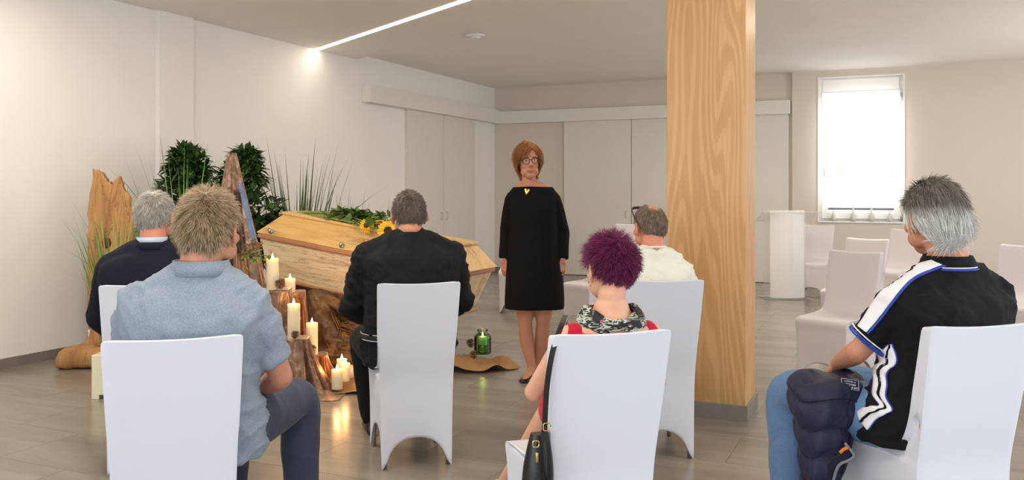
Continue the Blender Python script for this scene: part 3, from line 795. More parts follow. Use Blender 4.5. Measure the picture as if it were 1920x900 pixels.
laurel('narrower laurel bush right of the velvet-draped easel', W(452, 7.75), 0,0,0, 900, 12,
       [((0,0,1.50),(.12,.16)), ((.06,0,1.2),(.20,.22)), ((.0,0,.92),(.22,.2)), ((-.16,0,1.30),(.10,.14)), ((.04,0,1.68),(.06,.08)), ((.12,0,1.0),(.16,.18))])

# ------------------------------------------------------------------ velvet-draped easel with the blue-edged picture
ez = 6.45; ep = W(435, ez)
ea = thing('easel', 'tall easel under brown crushed velvet left of the coffin', 'easel', ep, YAW+.25)
def drape_ring(hx, hy, z, folds, amp, ph, n=180, sharp=1.0, cx=0, cy=0):
    r = []
    for k in range(n):
        a = 2*PI*k/n
        aw = a+.55*noise.noise(Vector((math.cos(a)*1.3, math.sin(a)*1.3, ph*.25+3)))
        g_ = math.sin(folds*aw+ph*.3); g2 = math.sin(round(folds*2.0)*aw+ph)
        f = 1+amp*(math.copysign(abs(g_)**.85, g_)+.38*math.copysign(abs(g2)**.8, g2)+.5*noise.noise(Vector((math.cos(a)*2, math.sin(a)*2, z*2.5+ph*3))))
        sq = (abs(math.cos(a))**sharp*1.0, abs(math.sin(a))**sharp)
        r.append(Vector((cx+hx*f*math.copysign(sq[0], math.cos(a)), cy+hy*f*math.copysign(sq[1], math.sin(a)), z)))
    return r
b = B(); rings = []
zt_ = CH+(HY-288)/FPX*ez
for i in range(46):
    s = i/45; z = zt_*(1-s)+.005
    hx = .03+.245*s**.9; hy = .035+.17*s**.9
    cx = .0+.045*s
    rings.append(drape_ring(hx, hy, z, 9, .05+.19*min(1,s*2.2), .5+s*.8, cx=cx))
loft(b, rings); mk('drape', b, m_velvet, ea)
for sx, sy in ((-.16,-.08),(.16,-.08),(0,.12)):
    b = B(); tube(b, [(sx*.05, sy*.05, zt_-.05), (sx+.04, sy, 0)], .012, 8); mk('leg', b, m_cut, ea)
# picture: canvas board seen nearly edge-on, leaning on the right of the drape
pt0 = WP(450, 344, 6.25); pb0 = WP(479, 463, 6.15)
pic = thing('picture', 'blue-edged canvas picture seen edge-on leaning on the velvet easel', 'picture', pb0)
axz = (pt0-pb0); hh = axz.length; axz.normalize(); dpt = (fdir(17.2)); dpt = (dpt-axz*dpt.dot(axz)).normalized(); axx = dpt.cross(axz)
Mp = Matrix((axx, dpt, axz)).transposed().to_4x4(); Mp.translation = pb0+axz*hh/2+dpt*.17
b = B(); box(b, .030, .36, hh, (0,0,0), Mp, .003); mk('canvas', b, M_('picture_edge_blue', srgb(92,112,150), .5, .25, 14), pic, smooth=False, world=True)
b = B(); box(b, .008, .33, hh-.05, (.015,0,0), Mp, .002); mk('print', b, M_('picture_print', srgb(150,170,190), .5, .5, 6), pic, smooth=False, world=True)
# moss and dried blossom garnish at the picture's foot
m_moss = M_('ivy_leaf', srgb(120,138,58), .55, .35, 20)
m_dry = M_('dried_blossom', srgb(150,112,70), .7, .35, 30)
gp = WP(476, 473, 6.05)
gar = thing('garnish', 'small posy of ivy and dried blossoms at the foot of the picture', 'posy', gp)
b = B(); r = random.Random(5)
for k in range(90):
    c = Vector((r.gauss(-.015,.045), r.gauss(0,.03), r.gauss(-.01,.04))); leaf(b, c, Vector((r.gauss(0,1), r.gauss(0,1), r.gauss(-.3,.7))), r.uniform(.025,.045), r.uniform(.010,.016))
mk('leaves', b, m_moss, gar)
b = B()
for k in range(60):
    c = Vector((r.gauss(.03,.03), r.gauss(-.02,.02), r.gauss(.045,.028))); ell(b, c, (.007,.007,.007), sub=1)
mk('blossoms', b, m_dry, gar)

# ------------------------------------------------------------------ velvet-draped candle steps
def pedestal(label, px, z, top_h, hw, floor_hw, seed, m, group='velvet-draped candle steps', hy=None, skew=0):
    root = thing('draped_pedestal', label, 'pedestal', W(px, z), YAW+.12, group); b = B(); rings = []
    n = 36; hy = hy or hw*.95
    rings.append(drape_ring(.01, .01, top_h+.002, 6, .0, seed, sharp=.5)); rings.append(drape_ring(hw*.8, hy*.8, top_h+.001, 6, .0, seed, sharp=.45))
    for i in range(n+1):
        s = i/n; z_ = top_h*(1-s)+.004; e = min(1, s*8); g = s**1.5
        hx = hw*(.99+.03*e)+(floor_hw-hw)*g; h2 = hy*(.99+.03*e)+(floor_hw*.8-hy)*g
        rings.append(drape_ring(hx, h2, z_, 7, (.04*e+.20*s), seed+s*.5, sharp=.5+.5*s, cx=skew*g))
    loft(b, rings, cap=True); mk('drape', b, m, root)
    b = B(); lathe(b, [(hw*.7,0),(hw*.7,top_h-.02)], 20); mk('block', b, m_cut, root)
    return root
def hz(h, py): return (CH-h)*FPX/(py-HY)
pedestal('tallest velvet-draped step, carrying the highest candle', 519, 6.30, .69, .105, .17, 2, m_velvet)
pedestal('copper velvet step behind, carrying the second candle', 548, 6.75, .62, .10, .17, 4, m_velvet2)
pedestal('lower front velvet step with draped folds spread on the floor', 556, 6.08, .375, .095, .22, 5, m_velvet, skew=.03)
pedestal('lowest velvet-draped step at the right of the candle group', 592, 6.35, .21, .085, .16, 7, m_velvet2)
# trailing hem of velvet on the floor
b = B(); rings = []
for i in range(30):
    s = i/29; x = -.30+.62*s; r_ = []
    for k in range(24):
        a = k/23; h = .004+.05*max(0, math.sin(PI*a))*(.5+.5*math.sin(s*23+a*3))*math.sin(PI*min(1,max(0,s)))
        r_.append(Vector((x, -.15-.06*math.sin(s*9)+.28*a, h)))
    rings.append(r_)
loft(b, rings, cap=False, closed=False); 
trail = thing('velvet_cloth', 'gathered brown velvet spread on the floor before the candle steps', 'cloth', W(560, 6.0), YAW)
vo = mk('cloth', b, m_velvet, trail); mod(vo, 'SOLIDIFY', thickness=.004)

# ------------------------------------------------------------------ burlap on the floor
def burlap(label, px, z, lx, ly, seed, hgt=.05):
    root = thing('burlap_cloth', label, 'cloth', W(px, z), YAW, 'burlap cloths on the floor'); b = B(); n = 46; m_ = 30; g = []
    for i in range(n+1):
        row = []
        for j in range(m_+1):
            u, v = i/n*2-1, j/m_*2-1
            ed = 1+.22*noise.noise(Vector((math.atan2(v,u)*1.6, seed, 0)))
            R_ = max(abs(u),abs(v)); rr_ = math.hypot(u,v) or 1
            x, y = u/rr_*R_*lx*ed, v/rr_*R_*ly*ed
            h = .008+hgt*max(0, noise.noise(Vector((x*4.5, y*3.2+x*2, seed)))+.28)*(1-.25*R_**6)
            row.append(b.verts.new((x, y, h)))
        g.append(row)
    for i in range(n):
        for j in range(m_): b.faces.new((g[i][j], g[i+1][j], g[i+1][j+1], g[i][j+1]))
    o = mk('cloth', b, m_burlap, root); mod(o, 'SOLIDIFY', thickness=.004); mod(o, 'SUBSURF', levels=1, render_levels=1)
    return root
burlap('burlap cloth under the three small candles', 665, 6.28, .40, .33, 3)
burlap('crumpled burlap cloth under the green lantern jar', 880, 6.95, .37, .30, 8, .11)

# ------------------------------------------------------------------ candles
def wax():
    t = NT('candle_wax'); v = t.coord()
    z = t.n('ShaderNodeSeparateXYZ'); t.l(v, z.inputs[0])
    t.b.inputs['Subsurface Weight'].default_value = .6; t.b.inputs['Subsurface Radius'].default_value = (.05,.03,.012); t.b.inputs['Subsurface Scale'].default_value = 1.0
    t.l(t.ramp(t.noise(v, 14), [(0, srgb(238,226,196)), (1, srgb(248,238,214))]), t.b.inputs['Base Color']); t.b.inputs['Roughness'].default_value = .42
    return t.m
m_wax = wax()
t = NT('flame'); t.b.inputs['Base Color'].default_value = (0,0,0,1); t.b.inputs['Emission Strength'].default_value = 30
t.l(t.ramp(t.noise(t.coord(), 30), [(0,(1,.55,.18,1)),(1,(1,.72,.32,1))]), t.b.inputs['Emission Color']); m_flame = t.m
m_wick = M_('wick', srgb(30,22,18), .9)
GC = 'lit candles'
def candle(label, px, py_base, z, r, h, power=.9):
    p = WP(px, py_base, z); root = thing('candle', label, 'candle', p, 0, GC)
    b = B(); lathe(b, [(r*.97,0),(r,.003),(r,h-.004),(r*.95,h),(r*.84,h-.001),(r*.74,h-.010),(r*.3,h-.013),(.001,h-.013)], 36)
    o = mk('wax', b, m_wax, root, angle=60)
    b = B(); tube(b, [(0,0,h-.015),(.001,0,h-.002),(.003,.001,h+.007)], .0016, 6); mk('wick', b, m_wick, root)
    b = B(); lathe(b, [(.001,h-.002),(.0055,h+.003),(.0075,h+.010),(.0055,h+.019),(.0025,h+.029),(.0004,h+.037)], 14); mk('flame', b, m_flame, root)
    l = bpy.data.lights.new('candle_glow','POINT'); l.energy = power; l.color = (1,.52,.18); l.shadow_soft_size = .012
    lo = bpy.data.objects.new('candle_glow', l); COL.objects.link(lo); lo.parent = root; lo.location = (0,0,h+.045)
    return root
candle('tall candle on the highest velvet step', 511, 544, 6.27, .043, .228)
candle('tall candle on the rear step, half hidden behind the highest one', 544, 572, 6.70, .040, .205)
candle('tall candle on the middle front velvet step', 551, 636, 6.05, .043, .245)
candle('tall candle on the lowest velvet step, rightmost of the tall ones', 585, 666, 6.33, .042, .235)
candle('short pillar candle in front on the burlap', 632, 729, 6.05, .038, .135)
candle('short pillar candle on the burlap, right of the frontmost one', 647, 714, 6.22, .036, .125)
candle('short pillar candle on the burlap, behind the other two', 641, 703, 6.42, .038, .118)

# ------------------------------------------------------------------ pine cones
m_cone = M_('pine_cone', srgb(70,52,38), .8, .35, 30)
m_cone = M_('pine_cone_scale', srgb(112,88,66), .8, .4, 60)
def cone_mesh():
    b = B(); tube(b, [(0,0,.004),(0,0,.02),(0,0,.05)], [.010,.014,.004], 8)
    for k in range(42):
        s = k/42; a = k*2.39996; z = .006+.048*s; r_ = .030*math.sin(PI*(.18+.72*s))+.003
        d = Vector((math.cos(a), math.sin(a), .25+.6*s)).normalized(); p = Vector((math.cos(a)*.006, math.sin(a)*.006, z)); sd = Vector((-math.sin(a), math.cos(a), 0))
        up = sd.cross(d)
        e = p+d*r_; q = [p, p+d*r_*.8+sd*.0055, e+up*-.002, p+d*r_*.8-sd*.0055]
        v1 = [b.verts.new(v) for v in q]; v2 = [b.verts.new(v-up*.0022) for v in q]
        b.faces.new(v1); b.faces.new(v2[::-1])
        for i in range(4): b.faces.new((v1[i], v1[(i+1)%4], v2[(i+1)%4], v2[i]))
    return b
GP = 'pine cones among the candles'
conebase = None
for px, py, z, h, sc_, lab in ((527,543,6.22,None,1.15,'pine cone on the highest velvet step beside the candle'), (552,636,5.96,None,.9,'pine cone in front of the middle candle'), (584,666,6.22,None,1.15,'pine cone before the rightmost tall candle'),
      (618,680,6.5,0.03,1.0,'pine cone on the burlap left of the small candles'), (884,652,7.15,.055,1.2,'pine cone behind the left side of the green jar'), (889,674,6.95,None,1.1,'pine cone in front of the green jar')):
    p = WP(px, py, z)
    if h is not None: p = W(px, (CH-h)*FPX/(py-HY), h)
    if conebase is None: conebase = mk('pine_cone', cone_mesh(), m_cone, smooth=False); o = conebase
    else: o = conebase.copy(); COL.objects.link(o)
    o.location = p; o.rotation_euler = (rnd.uniform(-.2,.2), rnd.uniform(-.2,.2), rnd.random()*6); o.scale = (sc_,)*3; tag(o, lab, 'pine cone', GP)

# ------------------------------------------------------------------ green lantern jar with a candle
jp = G(905, 670); jp.z = .03
m_jar = glass_mat('green_glass', (.34,.70,.36,1), .05, .03)
m_jar2 = glass_mat('clear_jar_glass', (.75,.8,.6,1), .05, .03)
jar = thing('lantern_jar', 'green ribbed glass jar holding a burning candle on the burlap', 'lantern', jp)
b = B(); lathe(b, [(.02,0),(.066,.002),(.072,.01)]+[(.072+(.0015 if k%2 else 0), .015+k*.010) for k in range(13)]+[(.070,.152),(.060,.162)], 40); mk('body', b, m_jar, jar)
b = B(); lathe(b, [(.060,.162),(.042,.170),(.040,.19),(.046,.195),(.046,.205),(.040,.205)], 32); mk('neck', b, m_jar2, jar, label='clear neck of the jar')
b = B(); tube(b, [Vector((.045*math.cos(a), .045*math.sin(a), .186)) for a in np.linspace(0,2*PI,25)], .0022, 6)
tube(b, smoothpath([(-.045,0,.186),(-.06,-.01,.215),(-.045,-.01,.235),(-.02,0,.225),(.03,0,.19)],5), .002, 6); mk('wire_handle', b, m_metal, jar)
jc = thing('candle', 'candle glowing inside the green glass jar', 'candle', jp+Vector((0,0,.0)), 0, GC)
b = B(); lathe(b, [(.036,.075),(.038,.08),(.038,.142),(.034,.146),(.01,.138),(.001,.138)], 28); mk('wax', b, m_wax, jc)
b = B(); lathe(b, [(.001,.140),(.006,.146),(.007,.152),(.004,.165),(.0004,.176)], 14); mk('flame', b, m_flame, jc)
b = B(); lathe(b, [(.02,.004),(.04,.006),(.04,.074),(.02,.074)], 24); mk('holder', b, m_jar2, jc)
l = bpy.data.lights.new('jar_glow','POINT'); l.energy = .9; l.color = (1,.6,.2); l.shadow_soft_size = .01; lo = bpy.data.objects.new('jar_glow', l); COL.objects.link(lo); lo.parent = jc; lo.location = (0,0,.155)

# ------------------------------------------------------------------ sunflowers and foliage on the coffin lid
m_petal = M_('sunflower_petal', srgb(250,196,20), .5, .12, 30)
m_seed = M_('sunflower_heart', srgb(62,38,16), .85, .4, 120, .6, 200)
m_sleaf = M_('sunflower_leaf', srgb(92,122,60), .5, .25, 14)
m_sstem = M_('sunflower_stem', srgb(150,168,88), .5, .15, 14)
def sunflower(label, px, py, z, rad, stem_to, seed, tilt):
    p = WP(px, py, z); root = thing('sunflower', label, 'sunflower', p, 0, 'sunflowers on the coffin lid')
    r = random.Random(seed); n = (-FW*tilt[1]+RT*tilt[0]+Vector((0,0,tilt[2]))).normalized()
    M = n.to_track_quat('Z','Y').to_matrix().to_4x4()
    b = B()
    for row in (0,1,2):
        for k in range(17):
            a = 2*PI*(k+.33*row)/17+r.uniform(-.06,.06); d = Vector((math.cos(a), math.sin(a), .12+.22*row+r.uniform(-.12,.12))).normalized()
            leaf(b, M@(d*rad*.40), M.to_3x3()@d, rad*r.uniform(.58,.72), rad*.13, M.to_3x3()@Vector((0,0,1)))
    mk('petals', b, m_petal, root)
    b = B(); lathe(b, [(.001,.012),(rad*.22,.016),(rad*.38,.012),(rad*.44,.002),(rad*.40,-.012),(.01,-.016)], 28, M); mk('flower_head', b, m_seed, root)
    e = stem_to-p
    b = B(); q = smoothpath([Vector(M@Vector((0,0,-.014))), M@Vector((0,0,-.05))+Vector((0,0,-.01)), e*.35+Vector((0,0,.01)), e], 6); tube(b, q, .0055, 8); mk('stem', b, m_sstem, root)
    b = B()
    for k in range(9):
        s = r.uniform(.05,.62); c = e*s; leaf(b, c, Vector((r.gauss(0,1), r.gauss(0,1), r.uniform(.1,.9))), r.uniform(.08,.12), r.uniform(.026,.04))
    mk('leaves', b, m_sleaf, root)
    return root
topz = .226
sunflower('sunflower on the coffin lid nearest the head end', 688, 424, 7.18, .062, at_c(-.72,-.06,topz), 1, (-.1,.9,.5))
sunflower('small sunflower turned upward between two larger ones', 713, 418, 7.2, .045, at_c(-.70,.02,topz), 2, (.1,.2,.9))
sunflower('largest sunflower on the coffin lid, left of the black-clad man\'s neck', 728, 433, 7.03, .085, at_c(-.66,-.10,topz), 3, (-.1,.95,.35))
sunflower('sunflower peeking above the black-clad man\'s right shoulder', 798, 446, 6.92, .075, at_c(-.5,-.02,topz), 4, (.25,.7,.6))
# salal sprigs
fo = thing('leafy_sprig', 'sprigs of round green leaves lying among the sunflowers', 'foliage', at_c(-.25,0,topz))
b = B(); b2 = B(); r = random.Random(77)
for k in range(26):
    a_ = at_c(-.78,r.uniform(-.10,.04),topz+.006); e_ = at_c(r.uniform(-.3,.12), r.uniform(-.16,.12), topz+r.uniform(.03,.10)); md = a_.lerp(e_,.55)+Vector((0,0,.0))
    P = smoothpath([a_, md, e_], 8); tube(b2, P, .0026, 5)
    for i in range(9, len(P)):
        for s_ in range(2): leaf(b, P[i], Vector((r.gauss(0,1), r.gauss(0,1), r.uniform(.0,1.0))), r.uniform(.05,.085), r.uniform(.018,.028))
mk('leaves', b, m_sleaf, fo, world=True); mk('stems', b2, m_sstem, fo, world=True)
# ------------------------------------------------------------------ people
def skin_mat(name, c, spot=.06):
    t = NT(name); v = t.coord()
    a = t.ramp(t.noise(v, 18, 4), [(.3, scl(c, 1-spot)), (.7, scl(c, 1+spot))])
    red = t.ramp(t.noise(v, 6, 2), [(.4,(1,1,1,1)), (.7,(1,.9,.86,1))])
    t.l(t.mix(1.0, a, red, 'MULTIPLY'), t.b.inputs['Base Color']); t.b.inputs['Roughness'].default_value = .5
    t.b.inputs['Subsurface Weight'].default_value = .15; t.b.inputs['Subsurface Radius'].default_value = (.02,.007,.004); t.b.inputs['Subsurface Scale'].default_value = .4
    t.l(t.bump(t.noise(v, 160, 3), .12, .001), t.b.inputs['Normal']); return t.m
def cloth_mat(name, c, var=.06, heather=0, rough=.85, fold=.5, sheen=.1):
    t = NT(name); v = t.coord()
    if heather: col = t.ramp(t.noise(t.coord((1,1,2.5)), 260, 2, .8), [(.38, scl(c, 1-heather)), (.62, scl(c, 1+heather))])
    else: col = t.ramp(t.noise(v, 8, 3), [(.3, scl(c,1-var)), (.7, scl(c,1+var))])
    t.l(col, t.b.inputs['Base Color']); t.b.inputs['Roughness'].default_value = rough; t.b.inputs['Sheen Weight'].default_value = sheen
    t.b.inputs['Specular IOR Level'].default_value = .22
    b1 = t.bump(t.noise(t.coord((1,1,.8)), 9, 3, .5, .8), fold, .02); t.l(t.bump(t.noise(v, 420, 2), .15, .001, b1), t.b.inputs['Normal'])
    return t.m
def hair_mat(name, dark, light, zramp=None, crown=None):
    t = NT(name); g = t.n('ShaderNodeNewGeometry')
    f = t.math('ADD', t.math('MULTIPLY', g.outputs['Random Per Island'], .55), t.math('MULTIPLY', t.noise(t.coord(), 28, 3), .45))
    col = t.ramp(f, [(.12, dark), (.8, light)])
    if zramp:   # grey on top, white below
        s = t.n('ShaderNodeSeparateXYZ'); t.l(t.coord(), s.inputs[0])
        zz = t.math('ADD', s.outputs['Z'], t.math('MULTIPLY', t.math('SUBTRACT', t.noise(t.coord(), 14), .5), .05))
        mr = t.n('ShaderNodeMapRange'); t.l(zz, mr.inputs[0]); mr.inputs['From Min'].default_value = zramp[0]; mr.inputs['From Max'].default_value = zramp[1]
        col = t.mix(mr.outputs[0], t.ramp(f, [(.1, zramp[2]), (.8, zramp[3])]), col)
    t.l(col, t.b.inputs['Base Color']); t.b.inputs['Roughness'].default_value = .45; t.b.inputs['Specular IOR Level'].default_value = .35
    return t.m
def torso(b, rings, ex=2.4, n=32):
    P = smoothpath([Vector((r[0], r[1], r[2])) for r in rings], 4); Q = smoothpath([Vector((r[3], r[4], 0)) for r in rings], 4); out = []
    for p, q in zip(P, Q):
        ring = []
        for k in range(n):
            a = 2*PI*k/n; c_, s_ = math.cos(a), math.sin(a)
            ring.append(p+Vector((q.x*math.copysign(abs(c_)**(2/ex), c_), q.y*math.copysign(abs(s_)**(2/ex), s_), 0)))
        out.append(ring)
    loft(b, out)
def limb(b, pts, r, n=5, seg=16, flat=1): tube(b, smoothpath(pts, n), interp(r, n), seg, flat=flat, round_ends=True)
def hand(b, wrist, d, nrm, side, curl=.5, s=1.0):
    """side=+1: thumb on +(nrm x d). nrm = palm normal."""
    d = Vector(d).normalized(); nrm = Vector(nrm); nrm = (nrm-d*nrm.dot(d)).normalized(); sd = nrm.cross(d)*side
    Mh = Matrix((sd, d, nrm)).transposed().to_4x4(); Mh.translation = wrist
    t = B(); box(t, .078*s, .088*s, .027*s, (0, .048*s, 0), None, .0125*s, 3); t.transform(Mh); join(b, t)
    tube(b, [Mh@Vector((0,-.03,0)), Mh@Vector((0,.03*s,0))], [.026*s,.024*s], 12, flat=.72)
    for k, (x, ln) in enumerate(((.030,.072),(.010,.082),(-.011,.076),(-.031,.060))):
        p = Vector((x*s, .086*s, 0)); q = [p-Vector((0,.02*s,0)), p]; a = 0; rr = [.0100*s,.0098*s]
        for j, f in enumerate((.45,.32,.23)):
            a += curl*(1.25 if j else .9); q.append(q[-1]+Vector((x*.10, math.cos(a), math.sin(a)))*ln*f*s); rr.append((.0092,.0084,.0072)[j]*s)
        tube(b, [Mh@v for v in q], rr, 10, round_ends=True)
    q = [Vector((.026,.018,.0)), Vector((.048,.042,.010)), Vector((.055,.068,.020+.012*curl)), Vector((.048,.090,.028+.02*curl))]
    tube(b, [Mh@(v*s) for v in q], [.016*s,.0125*s,.0105*s,.009*s], 10, round_ends=True)
def head_geo(b, M, s=1.0, fem=0):
    t = B()
    ell(t, (0,-.012,.03), (.076,.096,.088)); ell(t, (0,-.045,-.025), (.062,.055,.060)); ell(t, (0,.03,-.03), (.062-.003*fem,.062,.086)); ell(t, (0,.045,-.088), (.040-.004*fem,.038,.032))
    for s_ in (-1,1):
        ell(t, (s_*(.045-.011*fem),.02+.008*fem,-.062-.006*fem), (.026,.045,.034)); ell(t, (s_*(.040-.008*fem),.066,-.026), (.024,.022,.022), sub=2)   # jaw corner, cheek
        ell(t, (s_*.030,.076,.028), (.026,.014,.010), sub=2)                                                    # brow
        Me = Matrix.Translation((s_*.084,-.014,-.010)) @ Matrix.Scale(1.08,4) @ Matrix.Rotation(s_*.42,4,'Z') @ Matrix.Rotation(-.16,4,'X')
        el = B(); ell(el, (0,0,0), (.009,.017,.031), sub=3)
        tube(el, [Vector((s_*.006, .020*math.cos(a), .032*math.sin(a))) for a in np.linspace(-.9, PI*1.25, 14)], [.0055]*14, 8, round_ends=True)
        ell(el, (0,.006,-.028), (.008,.010,.012), sub=2); el.transform(Me); join(t, el)
    tube(t, [(0,.086,.016),(0,.096,-.004),(0,.108,-.026),(0,.092,-.036)], [.008,.010,.0135,.010], 10, round_ends=True)
    for s_ in (-1,1): ell(t, (s_*.012,.092,-.031), (.0085,.009,.0075), sub=2)
    ell(t, (0,.082,-.066), (.024,.012,.013), sub=2)
    bmesh.ops.scale(t, vec=(s,s,s), verts=t.verts); t.transform(M); join(b, t)
HL = [(0,.58),(35,.50),(62,.28),(74,.10),(100,.06),(112,-.28),(128,-.60),(150,-.83),(180,-.90)]
def hair_keep(n, line=HL, back=0):
    az = math.degrees(math.atan2(abs(n.x), n.y)); 
    for (a0,v0),(a1,v1) in zip(line[:-1], line[1:]):
        if a0 <= az <= a1: return n.z > v0+(v1-v0)*(az-a0)/(a1-a0)
    return True
def hair(root, M, mat_, s=1.0, n=5200, length=.035, lift=.45, whorl=(0.1,-.55,.83), comb=None, grav=.0, line=HL, bald=None, seed=1, capoff=.004, width=.0009, rad=(.081,.101,.093), clump=.25, steps=5, push=1.02, lenf=None, capf=None, wave=0):
    r = random.Random(seed); C0 = Vector((0,-.014,.016)); Rr = Vector((rad[0],rad[1],rad[2]+.016)); w_ = Vector(whorl).normalized(); b = B()
    ico = bmesh.new(); bmesh.ops.create_icosphere(ico, subdivisions=6, radius=1)
    vm = {}
    for v in ico.verts:
        u = v.co
        off = capoff*(1+.7*noise.noise(u*9)) + (capf(u) if capf else 0)
        vm[v.index] = b.verts.new((C0+Vector((u.x*Rr.x, u.y*Rr.y, u.z*Rr.z))+u*off)*s) if hair_keep(u, line) and not (bald and bald(u) > .55) else None
    for f in ico.faces:
        q = [vm[v.index] for v in f.verts]
        if all(q): b.faces.new(q)
    ico.free()
    cap = mk('hair_base', b, mat_, root); cap.matrix_local = M
    V = []; F = []; gold = PI*(3-math.sqrt(5)); i = 0; cnt = 0
    while cnt < n and i < n*6:
        i += 1
        u = Vector((r.gauss(0,1), r.gauss(0,1), r.gauss(0,1))).normalized()
        if not hair_keep(u, line): continue
        if bald and r.random() < bald(u): continue
        cnt += 1
        p = C0+Vector((u.x*Rr.x, u.y*Rr.y, u.z*Rr.z))+u*capoff*.5
        nn = Vector((u.x/Rr.x, u.y/Rr.y, u.z/Rr.z)).normalized()
        d0 = Vector(comb(u)) if comb else (u-w_)
        tn = d0-nn*d0.dot(nn); tn = tn.normalized() if tn.length > 1e-4 else nn.orthogonal()
        cl = Vector((noise.noise(u*7+Vector((seed,0,0))), noise.noise(u*7+Vector((0,seed,5))), noise.noise(u*7+Vector((9,0,seed)))))*clump*2.2
        L_ = length*r.uniform(.7,1.15)*(lenf(u) if lenf else 1); d = (tn*(1-lift)+nn*lift*r.uniform(.6,1.3)+cl+Vector((r.gauss(0,.1), r.gauss(0,.1), r.gauss(0,.1)))).normalized()
        pts = [p.copy()]
        for k in range(steps):
            p = p+d*L_/steps; q = p-C0; e = math.sqrt((q.x/Rr.x)**2+(q.y/Rr.y)**2+(q.z/Rr.z)**2)
            if e < push and q.z > -.6*Rr.z: p = C0+q*(push/e)
            d = (d+tn*.10+Vector((0,0,-grav))).normalized(); pts.append(p.copy())
        sd = nn.cross(pts[-1]-pts[0]); sd = sd.normalized() if sd.length > 1e-6 else nn.orthogonal()
        base = len(V)
        for k, q in enumerate(pts):
            wd = width*(1-(k/steps)**2*.8)
            V.append((q+sd*wd)*s); V.append((q-sd*wd)*s); V.append((q+nn*wd*1.2)*s)
        for k in range(steps):
            a = base+3*k
            for (x0,x1) in ((0,2),(2,1),(1,0)): F.append((a+x0, a+x1, a+3+x1, a+3+x0))
    me = bpy.data.meshes.new('hair'); me.from_pydata([tuple(v) for v in V], [], F); me.materials.append(mat_)
    me.polygons.foreach_set('use_smooth', [True]*len(me.polygons))
    o = bpy.data.objects.new('hair', me); COL.objects.link(o); o.parent = root; o.matrix_local = M
    o['kind'] = 'stuff'
    return o
def rem(o, vox, sm=6, disp=0, dscale=.12, fac=.5):
    m_ = o.data.materials[0]
    mod(o, 'REMESH', mode='VOXEL', voxel_size=vox); mod(o, 'SMOOTH', iterations=sm, factor=fac)
    if disp:
        tx = bpy.data.textures.new('cloth_folds', 'CLOUDS'); tx.noise_scale = dscale; tx.noise_depth = 1
        mod(o, 'DISPLACE', texture=tx, strength=disp, mid_level=.5, texture_coords='LOCAL')
    apply_mods(o); o.data.materials.clear(); o.data.materials.append(m_); return o
def pants_tube(b, J, s_, r=(.095,.085,.068,.065,.055,.052), hem=.10):
    hip, kn, an = J['hip'+s_], J['knee'+s_], J['ankle'+s_]
    e = an+(kn-an)*((hem-.08)/max(.01,(kn-an).length))
    limb(b, [hip, hip.lerp(kn,.5)+Vector((0,0,.005)), kn, kn.lerp(e,.5), e], r[:1]+r[1:2]+r[2:3]+r[3:4]+r[5:6], 6, 20)
def shoe(root, an, d, m, ln=.27, sole=None, name='shoe', h=.085, label=None):
    d = Vector((d.x, d.y, 0)).normalized(); sd = Vector((d.y,-d.x,0)); b = B(); rings = []
    prof = [(-.07,.018,.05),(-.055,.034,.08),(-.02,.038,.10),(.03,.038,.095),(.08,.044,.07),(.13,.048,.052),(.17,.042,.045),(.195,.026,.036),(.203,.01,.022)]
    k_ = ln/.273
    for y, w_, hh in prof:
        c = Vector((an.x, an.y, 0))+d*y*k_; hh *= h/.085
        rings.append([c+sd*(w_*math.cos(a))+Vector((0,0,max(.004, hh*.5+hh*.5*math.sin(a)*1.0))) for a in np.linspace(0,2*PI,16,endpoint=False)])
    loft(b, rings); o = mk(name, b, m, root, label=label); mod(o, 'SUBSURF', levels=1, render_levels=1); return o
def collar(root, m, c, rx, ry, z0, h, flare=.012, tilt=0, name='collar', n=40, thick=.004, gap=.5, label=None):
    """stand-and-fall collar round the neck, open at the front by gap radians"""
    b = B(); rings = []
    for k in range(n+1):
        a = -PI/2+(gap/2)+(2*PI-gap)*k/n + PI   # starts beside the throat (+y is front)
        ca, sa = math.cos(a), math.sin(a); pr = []
        for (dr, dz) in ((0,0),(-.002,h*.55),(.001,h),(.006,h*1.02),(flare*.8,h*.55),(flare,-.006)):
            pr.append(Vector((c[0]+(rx+dr)*ca, c[1]+(ry+dr)*sa, z0+dz+tilt*sa)))
        rings.append(pr)
    loft(b, rings, cap=False, closed=False); o = mk(name, b, m, root, label=label); mod(o, 'SOLIDIFY', thickness=thick); return o
m_sk1 = skin_mat('skin_tanned', srgb(196,140,112)); m_sk2 = skin_mat('skin_fair', srgb(216,168,142)); m_sk3 = skin_mat('skin_ruddy', srgb(204,138,114))
m_skw = skin_mat('skin_warm', srgb(192,138,112))

